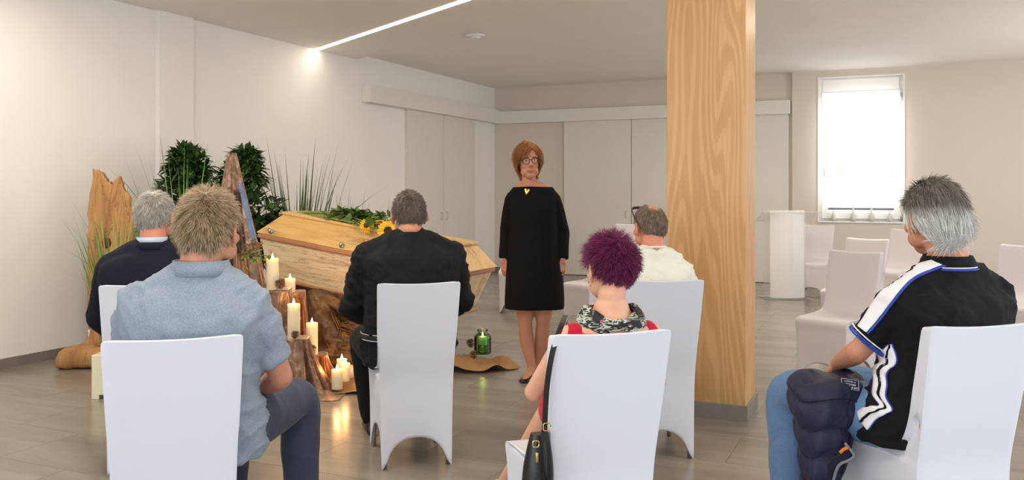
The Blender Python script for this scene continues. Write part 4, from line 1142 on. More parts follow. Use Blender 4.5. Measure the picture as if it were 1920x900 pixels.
def seated(label, key, dx, dy, phi, P, skin, group='seated mourners'):
    """P: overrides of the joint table, in the person's own frame: x right, y forward, z up, metres"""
    c = CHAIRS[key]; cd = frz(0)
    base = Vector(c.location) + RT*dx + FW*dy
    root = thing('person', label, 'person', base, frz(phi), group)
    J = dict(hipR=(.09,-.02,.55), hipL=(-.09,-.02,.55), kneeR=(.12,.44,.53), kneeL=(-.12,.44,.53), ankleR=(.13,.46,.09), ankleL=(-.13,.46,.09),
             shR=(.185,-.09,1.06), shL=(-.185,-.09,1.06), elR=(.255,-.03,.77), elL=(-.255,-.03,.77), wrR=(.12,.20,.655), wrL=(-.12,.20,.655),
             neck=(0,-.09,1.13), head=(0,-.045,1.285))
    sc_ = P.pop('scale', 1.0); hy = P.pop('head_yaw', 0); hp = P.pop('head_pitch', 0); hs = P.pop('head_scale', 1.0); ws = P.pop('w', 1.0); dsc = P.pop('d', 1.0); fem = P.pop('fem', 0)
    hr = P.pop('head_roll', 0); lean = P.pop('lean', 0)
    J.update(P)
    for q_ in ('shR','shL'): J[q_] = (J[q_][0]*.90, J[q_][1], J[q_][2]-.035)
    J = {k: Vector(v) for k, v in J.items()}
    ty = J['neck'].y; zs = J['shR'].z; z0 = .50
    def rings(g=0, top=1.0, bottom=0):
        R_ = [(0,-.03,z0-.02,.165*ws+g,.125*dsc+g),(0,-.03,z0+.08,.178*ws+g,.135*dsc+g),(0,ty*.75-.01,z0+.22,.160*ws+g,.125*dsc+g),(0,ty,z0+.36,.170*ws+g,.125*dsc+g),
              (0,ty-.005,zs-.08,.182*ws+g,.122*dsc+g),(0,ty-.01,zs,.178*ws+g,.105*dsc+g),(0,ty-.008,zs+.045,.135*ws+g,.085+g),(J['neck'].x*.6,ty,zs+.078,.085+g,.070+g),(J['neck'].x,ty+.0,J['neck'].z+.0,.068+g,.066+g)]
        return [(r_[0]+lean*max(0,1-(r_[2]-z0)/.5),)+tuple(r_[1:]) for r_ in R_]
    HM = Matrix.Translation(J['head']) @ Matrix.Rotation(math.radians(hy),4,'Z') @ Matrix.Rotation(math.radians(hp),4,'X') @ Matrix.Rotation(math.radians(hr),4,'Y')
    b = B(); torso(b, rings(-.012)); head_geo(b, HM, hs, fem)
    hb = HM @ Vector((0,-.028,-.02)); tube(b, [J['neck']+Vector((0,-.0,-.06)), J['neck']+Vector((0,-.004,.03)), hb], [.060*(1-.18*fem)*hs,.062*(1-.18*fem)*hs,.060*(1-.16*fem)*hs], 18)
    k_ = 1-.18*fem
    for s_ in 'LR':
        sg = 1 if s_ == 'R' else -1
        sh, el, wr = J['sh'+s_], J['el'+s_], J['wr'+s_]
        limb(b, [sh, sh.lerp(el,.5), el], [.052*k_,.047*k_,.040*k_], 5); limb(b, [el, el.lerp(wr,.35), wr], [.042*k_,.042*k_,.027*k_], 5)
        d = (wr-el).normalized(); hand(b, wr, (d+Vector((0,0,-.15))), Vector((-sg*.6,0,-1)), sg, .45, 1-.1*fem)
        limb(b, [J['hip'+s_], J['knee'+s_]], [.075,.052], 5); kn, an = J['knee'+s_], J['ankle'+s_]
        limb(b, [kn, kn.lerp(an,.35)+Vector((0,-.012,0)), an], [.052,.050*(.96 if fem else 1),.032], 6)
        limb(b, [an, an+Vector((0,.06,-.035)), an+Vector((0,.16,-.055))], [.032,.032,.022], 5)
    sk = mk('body', b, skin, root); rem(sk, .0065, 3)
    return root, J, HM, rings
def upper(root, J, rings, m, g=.012, cut='short', sl=.55, name='shirt', vox=.009, disp=.026, r0=.066, zcut=None, arms='LR', sleeve_r=(1.0,1.0,1.0), gs=0, label=None, dscale=.10, top=None, cufflab=None):
    b = B(); R_ = rings(g)
    if top is not None: R_ = R_[:top]
    torso(b, R_)
    for s_ in 'LR':
        n_ = J['neck']; tube(b, smoothpath([Vector((n_.x*.7, n_.y, n_.z-.012)), (J['sh'+s_]+n_)*.5+Vector((0,0,.0)), J['sh'+s_]+Vector((0,0,-.006))], 4), interp([.058+g*.5, .060+g*.6, .056+g*.6], 4), 18)
    for s_ in arms:
        sh, el, wr = J['sh'+s_], J['el'+s_], J['wr'+s_]
        if cut == 'short':
            e = sh.lerp(el, sl); limb_ = [sh, sh.lerp(e,.5), e]; d = (e-sh).normalized()
            tube(b, smoothpath(limb_, 5), interp([r0*1.0, r0*.99*sleeve_r[1], r0*.93*sleeve_r[2]], 5), 18)
            ell(b, sh, (r0*.98,r0*.98,r0*.98))
        else:
            limb(b, [sh, sh.lerp(el,.5), el], [r0,r0*.95,r0*.86], 5); limb(b, [el, el.lerp(wr,.5), wr], [r0*.86,r0*.78,r0*.6], 5)
    o = mk(name, b, m, root, label=label); rem(o, vox, 4, disp, dscale); crease(o, .004 if 'jacket' in name else .013); return o
def crease(o, amp, z0=.5, z1=1.1):
    """ridged folds, deeper toward the sides and the waist"""
    me = o.data; nv = len(me.vertices); co = np.empty(nv*3); me.vertices.foreach_get('co', co); co = co.reshape(-1,3)
    no = np.empty(nv*3); me.vertex_normals.foreach_get('vector', no); no = no.reshape(-1,3); sd = len(o.name)*1.7
    for i in range(nv):
        x, y, z = co[i]; side = min(1, abs(x)/.2); low = min(1, max(0, (z1-z)/(z1-z0)))
        mk__ = .25+.75*max(side**2, low**1.5)
        q = Vector((abs(x)*3.5+z*4.0+sd, y*4, z*9-abs(x)*7)); n1 = 1-abs(noise.noise(q))*2.4
        n2 = 1-abs(noise.noise(q*2.1+Vector((5,1,2))))*2.4
        co[i] += no[i]*amp*mk__*(max(0,n1)**2*.9+max(0,n2)**2*.4-.35)
    me.vertices.foreach_set('co', co.reshape(-1)); me.update()
def trousers(root, J, rings, m, legs='LR', r=(.098,.09,.074,.070,.058,.058), name='trousers', disp=.008, hem=.12):
    b = B(); ell(b, (0,-.03,.545), (.168,.140,.105))
    for s_ in legs: pants_tube(b, J, s_, r, hem)
    o = mk(name, b, m, root); rem(o, .010, 4, disp, .09); return o
def stripe(root, target, pts, wd, m, name, label=None, n=8, off=.003, seg=4, widths=None):
    """a cloth band laid on the shirt surface"""
    P = smoothpath(pts, n); b = B(); rows = []; W_ = interp(widths or [wd]*len(pts), n)
    for i, p in enumerate(P):
        tdir = (P[min(i+1,len(P)-1)]-P[max(i-1,0)]).normalized()
        # outward from the torso axis
        out = Vector((p.x-0, p.y-target['axis'][1], 0)); 
        if 'out' in target: out = Vector(target['out'])
        sd = tdir.cross(out).normalized()
        rows.append([b.verts.new(p+sd*W_[i]*(k/seg-.5)) for k in range(seg+1)])
    for a_, c_ in zip(rows[:-1], rows[1:]):
        for k in range(seg): b.faces.new((a_[k], a_[k+1], c_[k+1], c_[k]))
    o = mk(name, b, m, root, label=label); mod(o, 'SUBSURF', levels=2, render_levels=2, subdivision_type='SIMPLE')
    mod(o, 'SHRINKWRAP', target=target['o'], wrap_method='NEAREST_SURFACEPOINT', wrap_mode='ABOVE_SURFACE', offset=off); return o
def loc(root, px, py, z): return MW[root.name].inverted() @ WP(px, py, z)

# --- man in the grey-blue polo shirt (front left)
m_polo = cloth_mat('heather_polo', srgb(138,150,166), heather=.22)
m_navytr = cloth_mat('slate_trousers', srgb(66,74,94), .12)
m_lea = M_('black_leather', srgb(22,22,24), .35, .2, 40, .2, 200)
m_leabr = M_('brown_leather', srgb(80,52,34), .45, .2, 40, .2, 200)
r1, J, HM, R_ = seated('man in a heather grey-blue polo shirt with short sandy-grey hair, front left', 'A', .07, .06, 4,
    dict(w=1.18, d=1.1, neck=(.015,-.09,1.135), head=(.035,-.045,1.262), shR=(.205,-.10,1.055), shL=(-.205,-.10,1.055), elR=(.27,-.02,.75), elL=(-.265,0,.78), wrR=(.15,.20,.66), wrL=(-.1,.22,.66),
         kneeR=(.25,.43,.56), ankleR=(.27,.44,.09), kneeL=(-.02,.47,.53), ankleL=(-.04,.5,.09), head_yaw=-14, head_scale=1.09), m_sk1)
sh = upper(r1, J, R_, m_polo, .016, 'short', .78, 'polo_shirt', r0=.072)
collar(r1, m_polo, (J['neck'].x, J['neck'].y+.0), .084, .080, J['neck'].z-.012, .042, .018)
trousers(r1, J, R_, m_navytr, r=(.10,.095,.082,.076,.06,.064))
for s_ in 'LR': shoe(r1, J['ankle'+s_], Vector((0,1,0)), m_leabr)
hm_sandy = hair_mat('sandy_grey_hair', srgb(120,96,70), srgb(208,186,154))
hair(r1, HM, hm_sandy, 1.09, 7500, .034, .42, (0.15,-.35,.92), seed=3, clump=.3, bald=lambda u: max(0, .75-((u-Vector((.0,-.1,.99))).length/.22)**2))

# --- man in the navy suit (far left)
m_suit = cloth_mat('navy_suit', srgb(21,24,38), .12, fold=.3, sheen=.02)
m_shirtb = cloth_mat('pale_blue_shirt', srgb(200,210,232), .03)
r2, J, HM, R_ = seated('white-haired man in a dark navy suit jacket, far left', 'F', -.02, .04, 8,
    dict(w=1.08, head=(.04,-.03,1.262), neck=(.04,-.09,1.12), shR=(.19,-.09,1.045), shL=(-.19,-.09,1.045), elL=(-.25,-.02,.74), wrL=(-.20,.16,.60), head_yaw=-12, head_scale=1.05), m_sk3)
upper(r2, J, R_, m_suit, .022, 'long', name='suit_jacket', r0=.07, disp=.008)
b = B(); torso(b, [(0,-.05,.44,.20,.16),(0,-.05,.50,.205,.165),(0,-.06,.60,.195,.155),(0,-.07,.72,.185,.15)]); limb(b, [J['hipL']+Vector((-.08,-.02,-.0)), J['hipL']+Vector((-.10,.06,-.12))], [.05,.05]); rem(mk('jacket_skirt', b, m_suit, r2), .012, 3)
collar(r2, m_suit, (.035, J['neck'].y-.006), .078, .072, J['neck'].z-.012, .030, .016, name='jacket_collar')
collar(r2, m_shirtb, (.035, J['neck'].y), .070, .066, J['neck'].z+.008, .034, .004, name='shirt_collar', label='pale blue shirt collar')
trousers(r2, J, R_, m_suit)
for s_ in 'LR': shoe(r2, J['ankle'+s_], Vector((0,1,0)), m_lea)
hair(r2, HM, hair_mat('white_grey_hair', srgb(120,114,106), srgb(222,218,210)), 1.05, 5500, .030, .28, (0.1,-.3,.93), seed=5, clump=.22, bald=lambda u: max(0, .5-((u-Vector((.05,-.35,.93))).length/.3)**2))

# --- man in the black shirt (centre)
m_black = cloth_mat('black_shirt', srgb(19,20,24), .12, rough=.75, fold=.6, sheen=.02)
m_blacktr = cloth_mat('black_trousers', srgb(17,17,20), .12, fold=.3, sheen=.02)
r3, J, HM, R_ = seated('broad man in a black shirt and belt with short dark hair, centre', 'B', -.02, .05, 14,
    dict(w=1.34, d=1.2, neck=(0,-.09,1.165), head=(.0,-.035,1.272), shR=(.245,-.09,1.095), shL=(-.245,-.09,1.095), elR=(.295,.0,.80), elL=(-.295,.0,.79), wrR=(.12,.22,.66), wrL=(-.12,.22,.66),
         kneeL=(-.20,.42,.53), ankleL=(-.16,.40,.09), kneeR=(.20,.42,.53), hipL=(-.13,-.02,.55), hipR=(.13,-.02,.55), head_scale=1.0, head_yaw=4), m_sk1)
upper(r3, J, R_, m_black, .018, 'long', name='shirt', r0=.076, disp=.022, dscale=.09)
collar(r3, m_black, (0, J['neck'].y-.0), .074, .070, J['neck'].z-.02, .042, .014)
b = B(); ell(b, (0,-.04,.54), (.235,.170,.11))
for s_ in 'LR': pants_tube(b, J, s_, (.115,.105,.084,.074,.06,.062))
rem(mk('trousers', b, m_blacktr, r3), .010, 4, .008, .09)
b = B()
for (dz_, ex_) in ((0,0),):
    rings = []
    for a in np.linspace(0, 2*PI, 49)[:-1]:
        c_, s_ = math.cos(a), math.sin(a); o_ = Vector((math.copysign(abs(c_)**.83,c_)*.246, math.copysign(abs(s_)**.83,s_)*.185-.045, .645))
        dr = Vector((c_, s_, 0)); rings.append([o_-Vector((0,0,.019)), o_+dr*.005-Vector((0,0,.019)), o_+dr*.005+Vector((0,0,.019)), o_+Vector((0,0,.019))])
    loft(b, rings+[rings[0]], cap=False)
mk('belt', b, m_lea, r3)
for zz in (-.015, .015):
    b = B(); q = []
    for a in np.linspace(0, 2*PI, 49):
        c_, s_ = math.cos(a), math.sin(a); q.append(Vector((math.copysign(abs(c_)**.83,c_)*.2525, math.copysign(abs(s_)**.83,s_)*.1915-.045, .645+zz)))
    tube(b, q, .0018, 6); mk('belt_stitching', b, m_shirtb, r3, label='pale stitching line on the belt')
for s_ in 'LR': shoe(r3, J['ankle'+s_], Vector((0,1,0)), m_lea)
hair(r3, HM, hair_mat('brown_grey_hair', srgb(52,44,38), srgb(140,128,116)), 1.0, 5200, .024, .32, (0.05,-.5,.86), seed=7, clump=.25)

# --- man in the cream T-shirt with sunglasses on his head
m_cream = cloth_mat('cream_tshirt', srgb(222,222,208), .03)
m_jean = cloth_mat('blue_jeans', srgb(98,132,172), .22, rough=.9, heather=.2, fold=.8)
r4, J, HM, R_ = seated('man in a cream T-shirt with sunglasses pushed up on his head, before the pillar', 'D', .0, .05, 12,
    dict(w=1.14, head=(.0,-.03,1.20), neck=(-.005,-.09,1.075), shR=(.19,-.09,.99), shL=(-.19,-.09,.99), elR=(.24,.0,.72), elL=(-.24,.0,.72), head_scale=1.0, head_yaw=10, head_pitch=-4), m_sk3)
upper(r4, J, R_, m_cream, .016, 'short', .8, 'tshirt', r0=.072)
b = B(); tube(b, [Vector((-.005+.070*math.cos(a), -.092+.066*math.sin(a), J['neck'].z+.018-.008*math.sin(a))) for a in np.linspace(0,2*PI,33)], .006, 8); mk('neckband', b, m_cream, r4)
trousers(r4, J, R_, m_navytr)
for s_ in 'LR': shoe(r4, J['ankle'+s_], Vector((0,1,0)), m_leabr)
hair(r4, HM, hair_mat('thin_brown_hair', srgb(84,68,54), srgb(158,138,118)), 1.0, 4600, .020, .2, (0.1,-.2,.97), seed=9, clump=.2, bald=lambda u: max(0, 1.3-((u-Vector((.12,-.25,.95))).length/.66)**2), capoff=.002)
b = B()
for s_ in (-1,1): tube(b, [HM@Vector((s_*.074,.055,.098)), HM@Vector((s_*.086,.01,.055)), HM@Vector((s_*.086,-.03,.02)), HM@Vector((s_*.080,-.048,-.006))], [.0035,.003,.003,.0025], 6)
tube(b, [HM@Vector((x, .058-.1*x*x*8, .104+.012*(1-abs(x)/.075))) for x in np.linspace(-.074,.074,9)], .0045, 6)
mk('sunglasses', b, m_dark, r4, label='dark sunglasses frame')
b = B()
for s_ in (-1,1): ell(b, HM@Vector((s_*.038,.055,.112)), (.030,.016,.008))
mk('sunglass_lens', b, M_('smoked_lens', srgb(30,24,22), .1, .1, 10), r4)

# --- woman with purple hair
m_red = cloth_mat('red_dress', srgb(188,22,52), .1)
r5, J, HM, R_ = seated('woman with spiky purple hair in a red dress with a floral neckline', 'C', .10, .07, 12,
    dict(w=.92, d=.9, fem=1, neck=(.0,-.09,1.005), head=(.01,-.035,1.118), shR=(.165,-.095,.925), shL=(-.175,-.095,.925), elR=(.20,-.02,.70), elL=(-.255,.03,.672), wrR=(.08,.22,.64), wrL=(-.155,.24,.665),
         kneeL=(-.085,.40,.52), ankleL=(-.215,.76,.10), kneeR=(.05,.42,.53), ankleR=(.03,.5,.10), head_yaw=14, head_scale=.97, head_pitch=-2), m_sk2)
b = B(); RR = R_(.010); torso(b, RR[:6]+[(0,-.1,J['shR'].z+.02,.135,.088)])
for s_ in 'LR':
    sg = 1 if s_ == 'R' else -1; ell(b, J['sh'+s_]+Vector((-sg*.02,0,.0)), (.050,.054,.050))
rem(mk('dress', b, m_red, r5), .008, 4, .008, .09)
b = B(); ell(b, (0,0,.535), (.175,.15,.10))
for s_ in 'LR':
    hip, kn = J['hip'+s_], J['knee'+s_]; limb(b, [hip, hip.lerp(kn,.5), hip.lerp(kn,.86)], [.100,.092,.078], 6)
rem(mk('skirt', b, m_red, r5), .009, 4, .010, .08)
# floral neckline
t = NT('floral_print'); v = t.coord((1,1,1)); vo = t.n('ShaderNodeTexVoronoi', i_Scale=26.0); t.l(v, vo.inputs['Vector'])
wv = t.noise(t.coord((1,1,3)), 18, 3, .6, 2.2)
c1_ = t.ramp(wv, [(.0, srgb(22,22,26)), (.50, srgb(26,26,30)), (.53, srgb(214,220,208)), (.60, srgb(168,190,172)), (.64, srgb(30,30,34)), (1, srgb(24,24,28))])
c2_ = t.ramp(vo.outputs['Distance'], [(.0, srgb(236,180,190)), (.14, srgb(206,60,96)), (.22, srgb(20,20,24)), (1, srgb(20,20,24))])
mk_ = t.ramp(t.noise(v, 9, 1), [(.50,(0,0,0,1)), (.56,(1,1,1,1))]); t.l(t.mix(mk_, c1_, c2_), t.b.inputs['Base Color']); t.b.inputs['Roughness'].default_value = .7
t.l(t.bump(t.noise(v, 22), .4, .01), t.b.inputs['Normal']); m_floral = t.m
b = B(); rings = []; nz_ = J['neck'].z
for k in range(49):
    a = 2*PI*k/48; ca, sa = math.cos(a), math.sin(a); back = max(0,-sa)
    wob = .006*math.sin(a*7)
    i_ = Vector((.080*ca, -.09+.074*sa, nz_-.022-.034*back**2+.016*abs(ca))); o_ = Vector((.128*ca, -.092+.100*sa, nz_-.058-.020*back+wob-.012*abs(ca)))
    m1 = i_.lerp(o_, .35)+Vector((ca*.004, sa*.010, .016+wob)); m2 = i_.lerp(o_, .7)+Vector((ca*.006, sa*.014, .014-wob))
    rings.append([i_-Vector((0,0,.01)), i_, m1, m2, o_, o_-Vector((0,0,.012))])
loft(b, rings, cap=False, closed=False); o = mk('neckline_scarf', b, m_floral, r5, label='black floral neckline with pale green leaves and pink blossoms'); mod(o, 'SOLIDIFY', thickness=.005); mod(o, 'SUBSURF', levels=1, render_levels=1)
m_redsh = M_('red_suede', srgb(170,20,44), .6, .15, 30)
for s_ in 'LR':
    an = J['ankle'+s_]; d = Vector((-.9 if s_ == 'L' else 0,1,0)); o = shoe(r5, an, d, m_redsh, .24, h=.06)
    b = B(); fc = Vector((an.x, an.y, 0))+d.normalized()*.13+Vector((0,0,.055))
    for k in range(9):
        a = k*.75; ell(b, fc+Vector((math.cos(a)*.016*(k>0), math.sin(a)*.016*(k>0), .006+.004*(k%3))), (.016,.014,.009), Matrix.Rotation(a,4,'Z')@Matrix.Rotation(.7,4,'Y'), 2)
    mk('shoe_flower', b, m_redsh, r5)
def puregrow(u): return .75+.5*abs(noise.noise(u*5))
hm_p = hair_mat('purple_hair', srgb(62,16,42), srgb(138,48,98))
hair(r5, HM, hm_p, .97, 8200, .040, .46, (0.0,-.50,.86), seed=11, clump=.45, lenf=lambda u: .40+.75*max(0,min(1,(u.z+.7)/.9)), width=.0010, rad=(.078,.098,.088))
b = B(); tube(b, [HM@(Vector((-.082,.0,-.045))+Vector((0, .009*math.cos(a), .009*math.sin(a)-.004))) for a in np.linspace(0,2*PI,15)], .0016, 6); mk('earring', b, M_('gold', srgb(226,196,120), .25, .05, 20, metal=1), r5, label='small gold hoop earring')
b = B(); e_ = J['wrL']; d_ = (J['wrL']-J['elL']).normalized(); u_ = d_.orthogonal().normalized(); v_ = d_.cross(u_)
for q_ in (0,.008): tube(b, [e_-d_*(.025+q_)+(u_*math.cos(a)+v_*math.sin(a))*.031 for a in np.linspace(0,2*PI,25)], .0028, 6)
mk('bracelet', b, m_dark, r5)

# --- handbag hanging at her chair
bz = 2.80; hp = WP(1012, 862, bz)
hb = thing('handbag', 'small black leather handbag with a long strap hanging from the purple-haired woman', 'handbag', hp, YAW+.2)
b = B(); rings = []
for i in range(15):
    s = i/14; z = .085-.23*s; w_ = .030+.020*math.sin(min(1,s*1.5)*PI/2); d_ = .020+.030*math.sin(min(1,s*1.4)*PI/2)
    if i == 14: w_ *= .82; d_ *= .7
    rings.append([Vector((w_*math.copysign(abs(math.cos(a))**.75, math.cos(a))-.01*s, d_*math.copysign(abs(math.sin(a))**.8, math.sin(a))*(1+.06*noise.noise(Vector((a*2,s*4,1)))), z)) for a in np.linspace(0,2*PI,28,endpoint=False)])
loft(b, rings); mk('pouch', b, m_lea, hb, angle=60)
m_gold = bpy.data.materials['gold']
mh = MW[hb.name].inverted()
b = B(); pts = [WP(1060,592,2.90), WP(1052,612,2.80), WP(1036,660,2.745), WP(1026,720,2.74), WP(1022,780,2.74), WP(1021,806,2.74)]
def strap(b, pts, w_, th=.0022, nrm=None):
    P = smoothpath([mh@p for p in pts], 5); fr = []; rings = []
    for i, p in enumerate(P):
        tdir = (P[min(i+1,len(P)-1)]-P[max(i-1,0)]).normalized(); side = Vector((1,0,0)); side = (side-tdir*side.dot(tdir)).normalized(); n_ = tdir.cross(side)
        rings.append([p-side*w_-n_*th, p+side*w_-n_*th, p+side*w_+n_*th, p-side*w_+n_*th])
    loft(b, rings)
strap(b, pts, .0085); strap(b, [WP(1021,806,2.74), WP(1014,826,2.75), WP(1006,842,2.79)], .007); mk('strap', b, m_lea, hb, smooth=False)
b = B(); strap(b, [WP(1021,800,2.735), WP(1028,840,2.73), WP(1030,890,2.74), WP(1026,930,2.78)], .006); strap(b, [WP(1018,806,2.735), WP(1016,850,2.73), WP(1022,930,2.76)], .005); mk('strap_loop', b, m_lea, hb, smooth=False)
for (x_, y_, r_) in ((1025, 800, .012), (1004, 832, .010)):
    b = B(); c_ = mh@WP(x_, y_, 2.73); tube(b, [c_+Vector((r_*math.copysign(abs(math.cos(a))**.5,math.cos(a)), -.004, r_*math.copysign(abs(math.sin(a))**.5, math.sin(a)))) for a in np.linspace(0,2*PI,25)], .002, 6); mk('buckle', b, m_gold, hb)
b = B(); c_ = mh@WP(1007, 858, 2.735); box(b, .009, .004, .032, c_, None, .0018); mk('zip_pull', b, m_gold, hb)

# --- grey-haired man in the black polo with white trim (right)
m_bpolo = cloth_mat('black_polo', srgb(15,17,22), .1, fold=.45, sheen=.02)
m_wtrim = cloth_mat('white_trim', srgb(232,234,240), .02, fold=.2); m_btrim = cloth_mat('blue_piping', srgb(52,76,176), .05, fold=.1)
r6, J, HM, R_ = seated('grey-haired man in a black polo shirt with white stripes, seated at right', 'E', .06, .07, 26,
    dict(w=1.30, d=1.22, neck=(-.01,-.09,1.13), head=(-.02,-.035,1.292), shR=(.215,-.13,1.035), shL=(-.215,-.06,1.035), elL=(-.30,.065,.80), wrL=(-.16,.30,.70), elR=(.28,-.0,.75),
         hipL=(-.21,-.0,.55), hipR=(.03,-.02,.55), kneeL=(-.27,.45,.56), ankleL=(-.27,.47,.09), kneeR=(.05,.50,.54), lean=-.10, head_yaw=-19, head_scale=1.12, head_pitch=-4), m_sk1)
polo = upper(r6, J, R_, m_bpolo, .022, 'short', .80, 'polo_shirt', r0=.080, disp=.022)
collar(r6, m_bpolo, (-.01, J['neck'].y), .082, .076, J['neck'].z-.012, .042, .020)
b = B(); tube(b, [Vector((-.01+.104*math.cos(a), -.09+.098*math.sin(a), J['neck'].z-.017)) for a in np.linspace(PI*.62+PI/2-PI/2, PI*2.38, 40)], .0035, 6); mk('collar_piping', b, m_btrim, r6, label='blue piping below the collar')
b = B(); tube(b, [Vector((-.01+.101*math.cos(a), -.09+.095*math.sin(a), J['neck'].z-.010)) for a in np.linspace(PI*.62, PI*2.38, 40)], .0022, 6); mk('collar_line', b, m_wtrim, r6, label='white line below the collar')
from mathutils.bvhtree import BVHTree
dg_ = bpy.context.evaluated_depsgraph_get(); dg_.update(); bvh = BVHTree.FromObject(polo, dg_)
def band_px(root, Lp, Rp, m, name, label, off, seg=6, n=7, zg=3.0):
    """cloth band sewn on the shirt: its edges follow the surface between two lines"""
    P, Q = smoothpath([Vector((x,y,0)) for x,y in Lp], n), smoothpath([Vector((x,y,0)) for x,y in Rp], n)
    I = MW[root.name].inverted(); o_ = I @ Vector((0,0,CH)); b = B(); rows = []; last = None
    for p, q in zip(P, Q):
        row = []
        for k in range(seg+1):
            c = p.lerp(q, k/seg); t_ = I @ WP(c.x, c.y, zg); d = (t_-o_).normalized(); h = bvh.ray_cast(o_, d)
            if h[0] is None:
                h = bvh.find_nearest(last if last is not None else t_); 
            pt, nr = h[0], h[1]
            if nr.dot(d) > 0: nr = -nr
            last = pt.copy(); row.append(b.verts.new(pt+nr*off))
        rows.append(row)
    for a_, c_ in zip(rows[:-1], rows[1:]):
        for k in range(seg): b.faces.new((a_[k], a_[k+1], c_[k+1], c_[k]))
    o = mk(name, b, m, root, label=label); mod(o, 'SMOOTH', iterations=2, factor=.4); mod(o, 'SOLIDIFY', thickness=.003, offset=1); return o
SL = [(1746,489),(1708,500),(1678,514),(1662,536),(1642,560),(1622,592),(1609,612)]; SR = [(1802,488),(1752,503),(1712,522),(1686,548),(1662,580),(1638,610),(1624,624)]
band_px(r6, SL, SR, m_wtrim, 'shoulder_stripe', 'white band from neck along the sleeve', .003, 8)
band_px(r6, SR, [(x+4,y+4) for x,y in SR], m_btrim, 'stripe_piping', 'blue edge of the white sleeve band', .0035, 1)
WL = [(1665,646),(1648,662),(1651,680),(1638,690),(1640,712),(1638,740),(1650,760),(1637,762),(1622,764),(1604,775)]
WR = [(1672,644),(1682,668),(1680,684),(1664,698),(1664,722),(1662,744),(1674,768),(1664,776),(1645,786),(1628,808)]
band_px(r6, [(x-2.5,y) for x,y in WL], [(x+2.5,y) for x,y in WR], m_btrim, 'side_band_piping', 'blue edge of the wavy side band', .002)
band_px(r6, WL, WR, m_wtrim, 'side_band', 'white wavy side band of the polo shirt', .0045)
WM = [((a+c)/2,(b_+d_)/2) for (a,b_),(c,d_) in zip(WL,WR)]
band_px(r6, [(x-2.5,y-1) for x,y in WM], [(x+2.5,y+1) for x,y in WM], m_bpolo, 'side_band_lettering', 'black printed tape running down the white side band', .0075, 2)
# sleeve cuff rings
sl_, el_ = J['shL'], J['elL']; a0 = sl_.lerp(el_, .80); dd = (el_-sl_).normalized()
u_ = dd.orthogonal().normalized(); v_ = dd.cross(u_)
for q_, r_, m__, nm in ((-.012,.0035,m_btrim,'cuff_piping'), (-.004,.0035,m_btrim,'cuff_piping'), (-.022,.0028,m_wtrim,'cuff_line')):
    b = B(); tube(b, [a0+dd*(q_+.006)+(u_*math.cos(a)+v_*math.sin(a))*.0795 for a in np.linspace(0,2*PI,33)], r_, 6); mk(nm, b, m__, r6, label='blue sleeve hem piping' if nm=='cuff_piping' else 'white line above the sleeve hem')
trousers(r6, J, R_, m_jean, r=(.118,.112,.088,.080,.066,.068), name='jeans', disp=.008)
for s_ in 'LR': shoe(r6, J['ankle'+s_], Vector((0,1,0)), m_leabr)
hm_g = hair_mat('grey_white_hair', srgb(96,90,85), srgb(166,160,152), zramp=(.0,.05, srgb(190,190,187), srgb(250,250,248)))
hair(r6, HM, hm_g, 1.12, 8500, .080, .13, comb=lambda u: Vector((u.x*.5-.15,-1,-.55-.5*max(0,-u.y))), seed=13, clump=.12, grav=.06, steps=7, capoff=.009, width=.0010,
     lenf=lambda u: .75+.35*(u.z < .1), line=[(0,.5),(35,.42),(62,.15),(78,-.15),(92,-.12),(105,-.45),(125,-.85),(150,-.95),(180,-.98)])

# --- navy quilted jacket over his thigh
m_puff = cloth_mat('navy_puffer', srgb(40,44,68), .12, rough=.55, fold=.7, sheen=0)
jk = thing('jacket', 'navy quilted jacket draped over the right man\'s thigh', 'jacket', WP(1560, 800, 3.30), YAW)
jm = MW[jk.name].inverted(); b = B(); rings = []
rowsj = [ # y, left px, right px, z centre, half depth
 (700,1530,1600,3.42,.06),(706,1508,1613,3.41,.115),(724,1490,1612,3.40,.150),(745,1486,1607,3.38,.150),(770,1488,1600,3.36,.13),(800,1494,1594,3.34,.11),(822,1497,1588,3.33,.10),(850,1500,1583,3.32,.09),(880,1503,1570,3.31,.08),(915,1506,1556,3.31,.075),(950,1512,1545,3.31,.065)]
for y, xl, xr, zc_, hd in [(a, b_, c_, d_, e_) for a, b_, c_, d_, e_ in rowsj]:
    rings.append((Vector((y, xl, xr)), Vector((zc_, hd, 0))))
A1 = smoothpath([r[0] for r in rings], 5); A2 = smoothpath([r[1] for r in rings], 5); RG = []
for q, q2 in zip(A1, A2):
    y, xl, xr = q; zc_, hd, _ = q2; c_ = jm @ WP((xl+xr)/2, y, zc_); hw_ = (xr-xl)/2/FPX*zc_; ring = []
    quilt = .022*abs(math.sin((y-690)/52*PI))**.5-.012
    for k in range(56):
        a = 2*PI*k/56; ca, sa = math.cos(a), math.sin(a)
        fold = .011*math.sin(a*3+y*.009)+.007*math.sin(a*7+y*.02)
        ring.append(c_+Vector(((hw_+fold*.5+quilt*.5)*math.copysign(abs(ca)**.85, ca), (hd+fold+quilt)*math.copysign(abs(sa)**.85, sa), .01*math.sin(a*3))))
    RG.append(ring)
RGc = [[v.copy() for v in r_] for r_ in RG]
loft(b, RG); jo = mk('quilted_shell', b, m_puff, jk)
m_seam = cloth_mat('navy_seam', srgb(22,24,40), .1)
ys = [q.x for q in A1]
for yt in (738, 792, 846, 896):
    i_ = min(range(len(ys)), key=lambda k: abs(ys[k]-yt)); b = B()
    tube(b, [p+Vector((0,-.001,.006*math.sin(k*.35))) for k, p in enumerate(RGc[i_]+RGc[i_][:1])], .0028, 5); mk('quilting_seam', b, m_seam, jk)
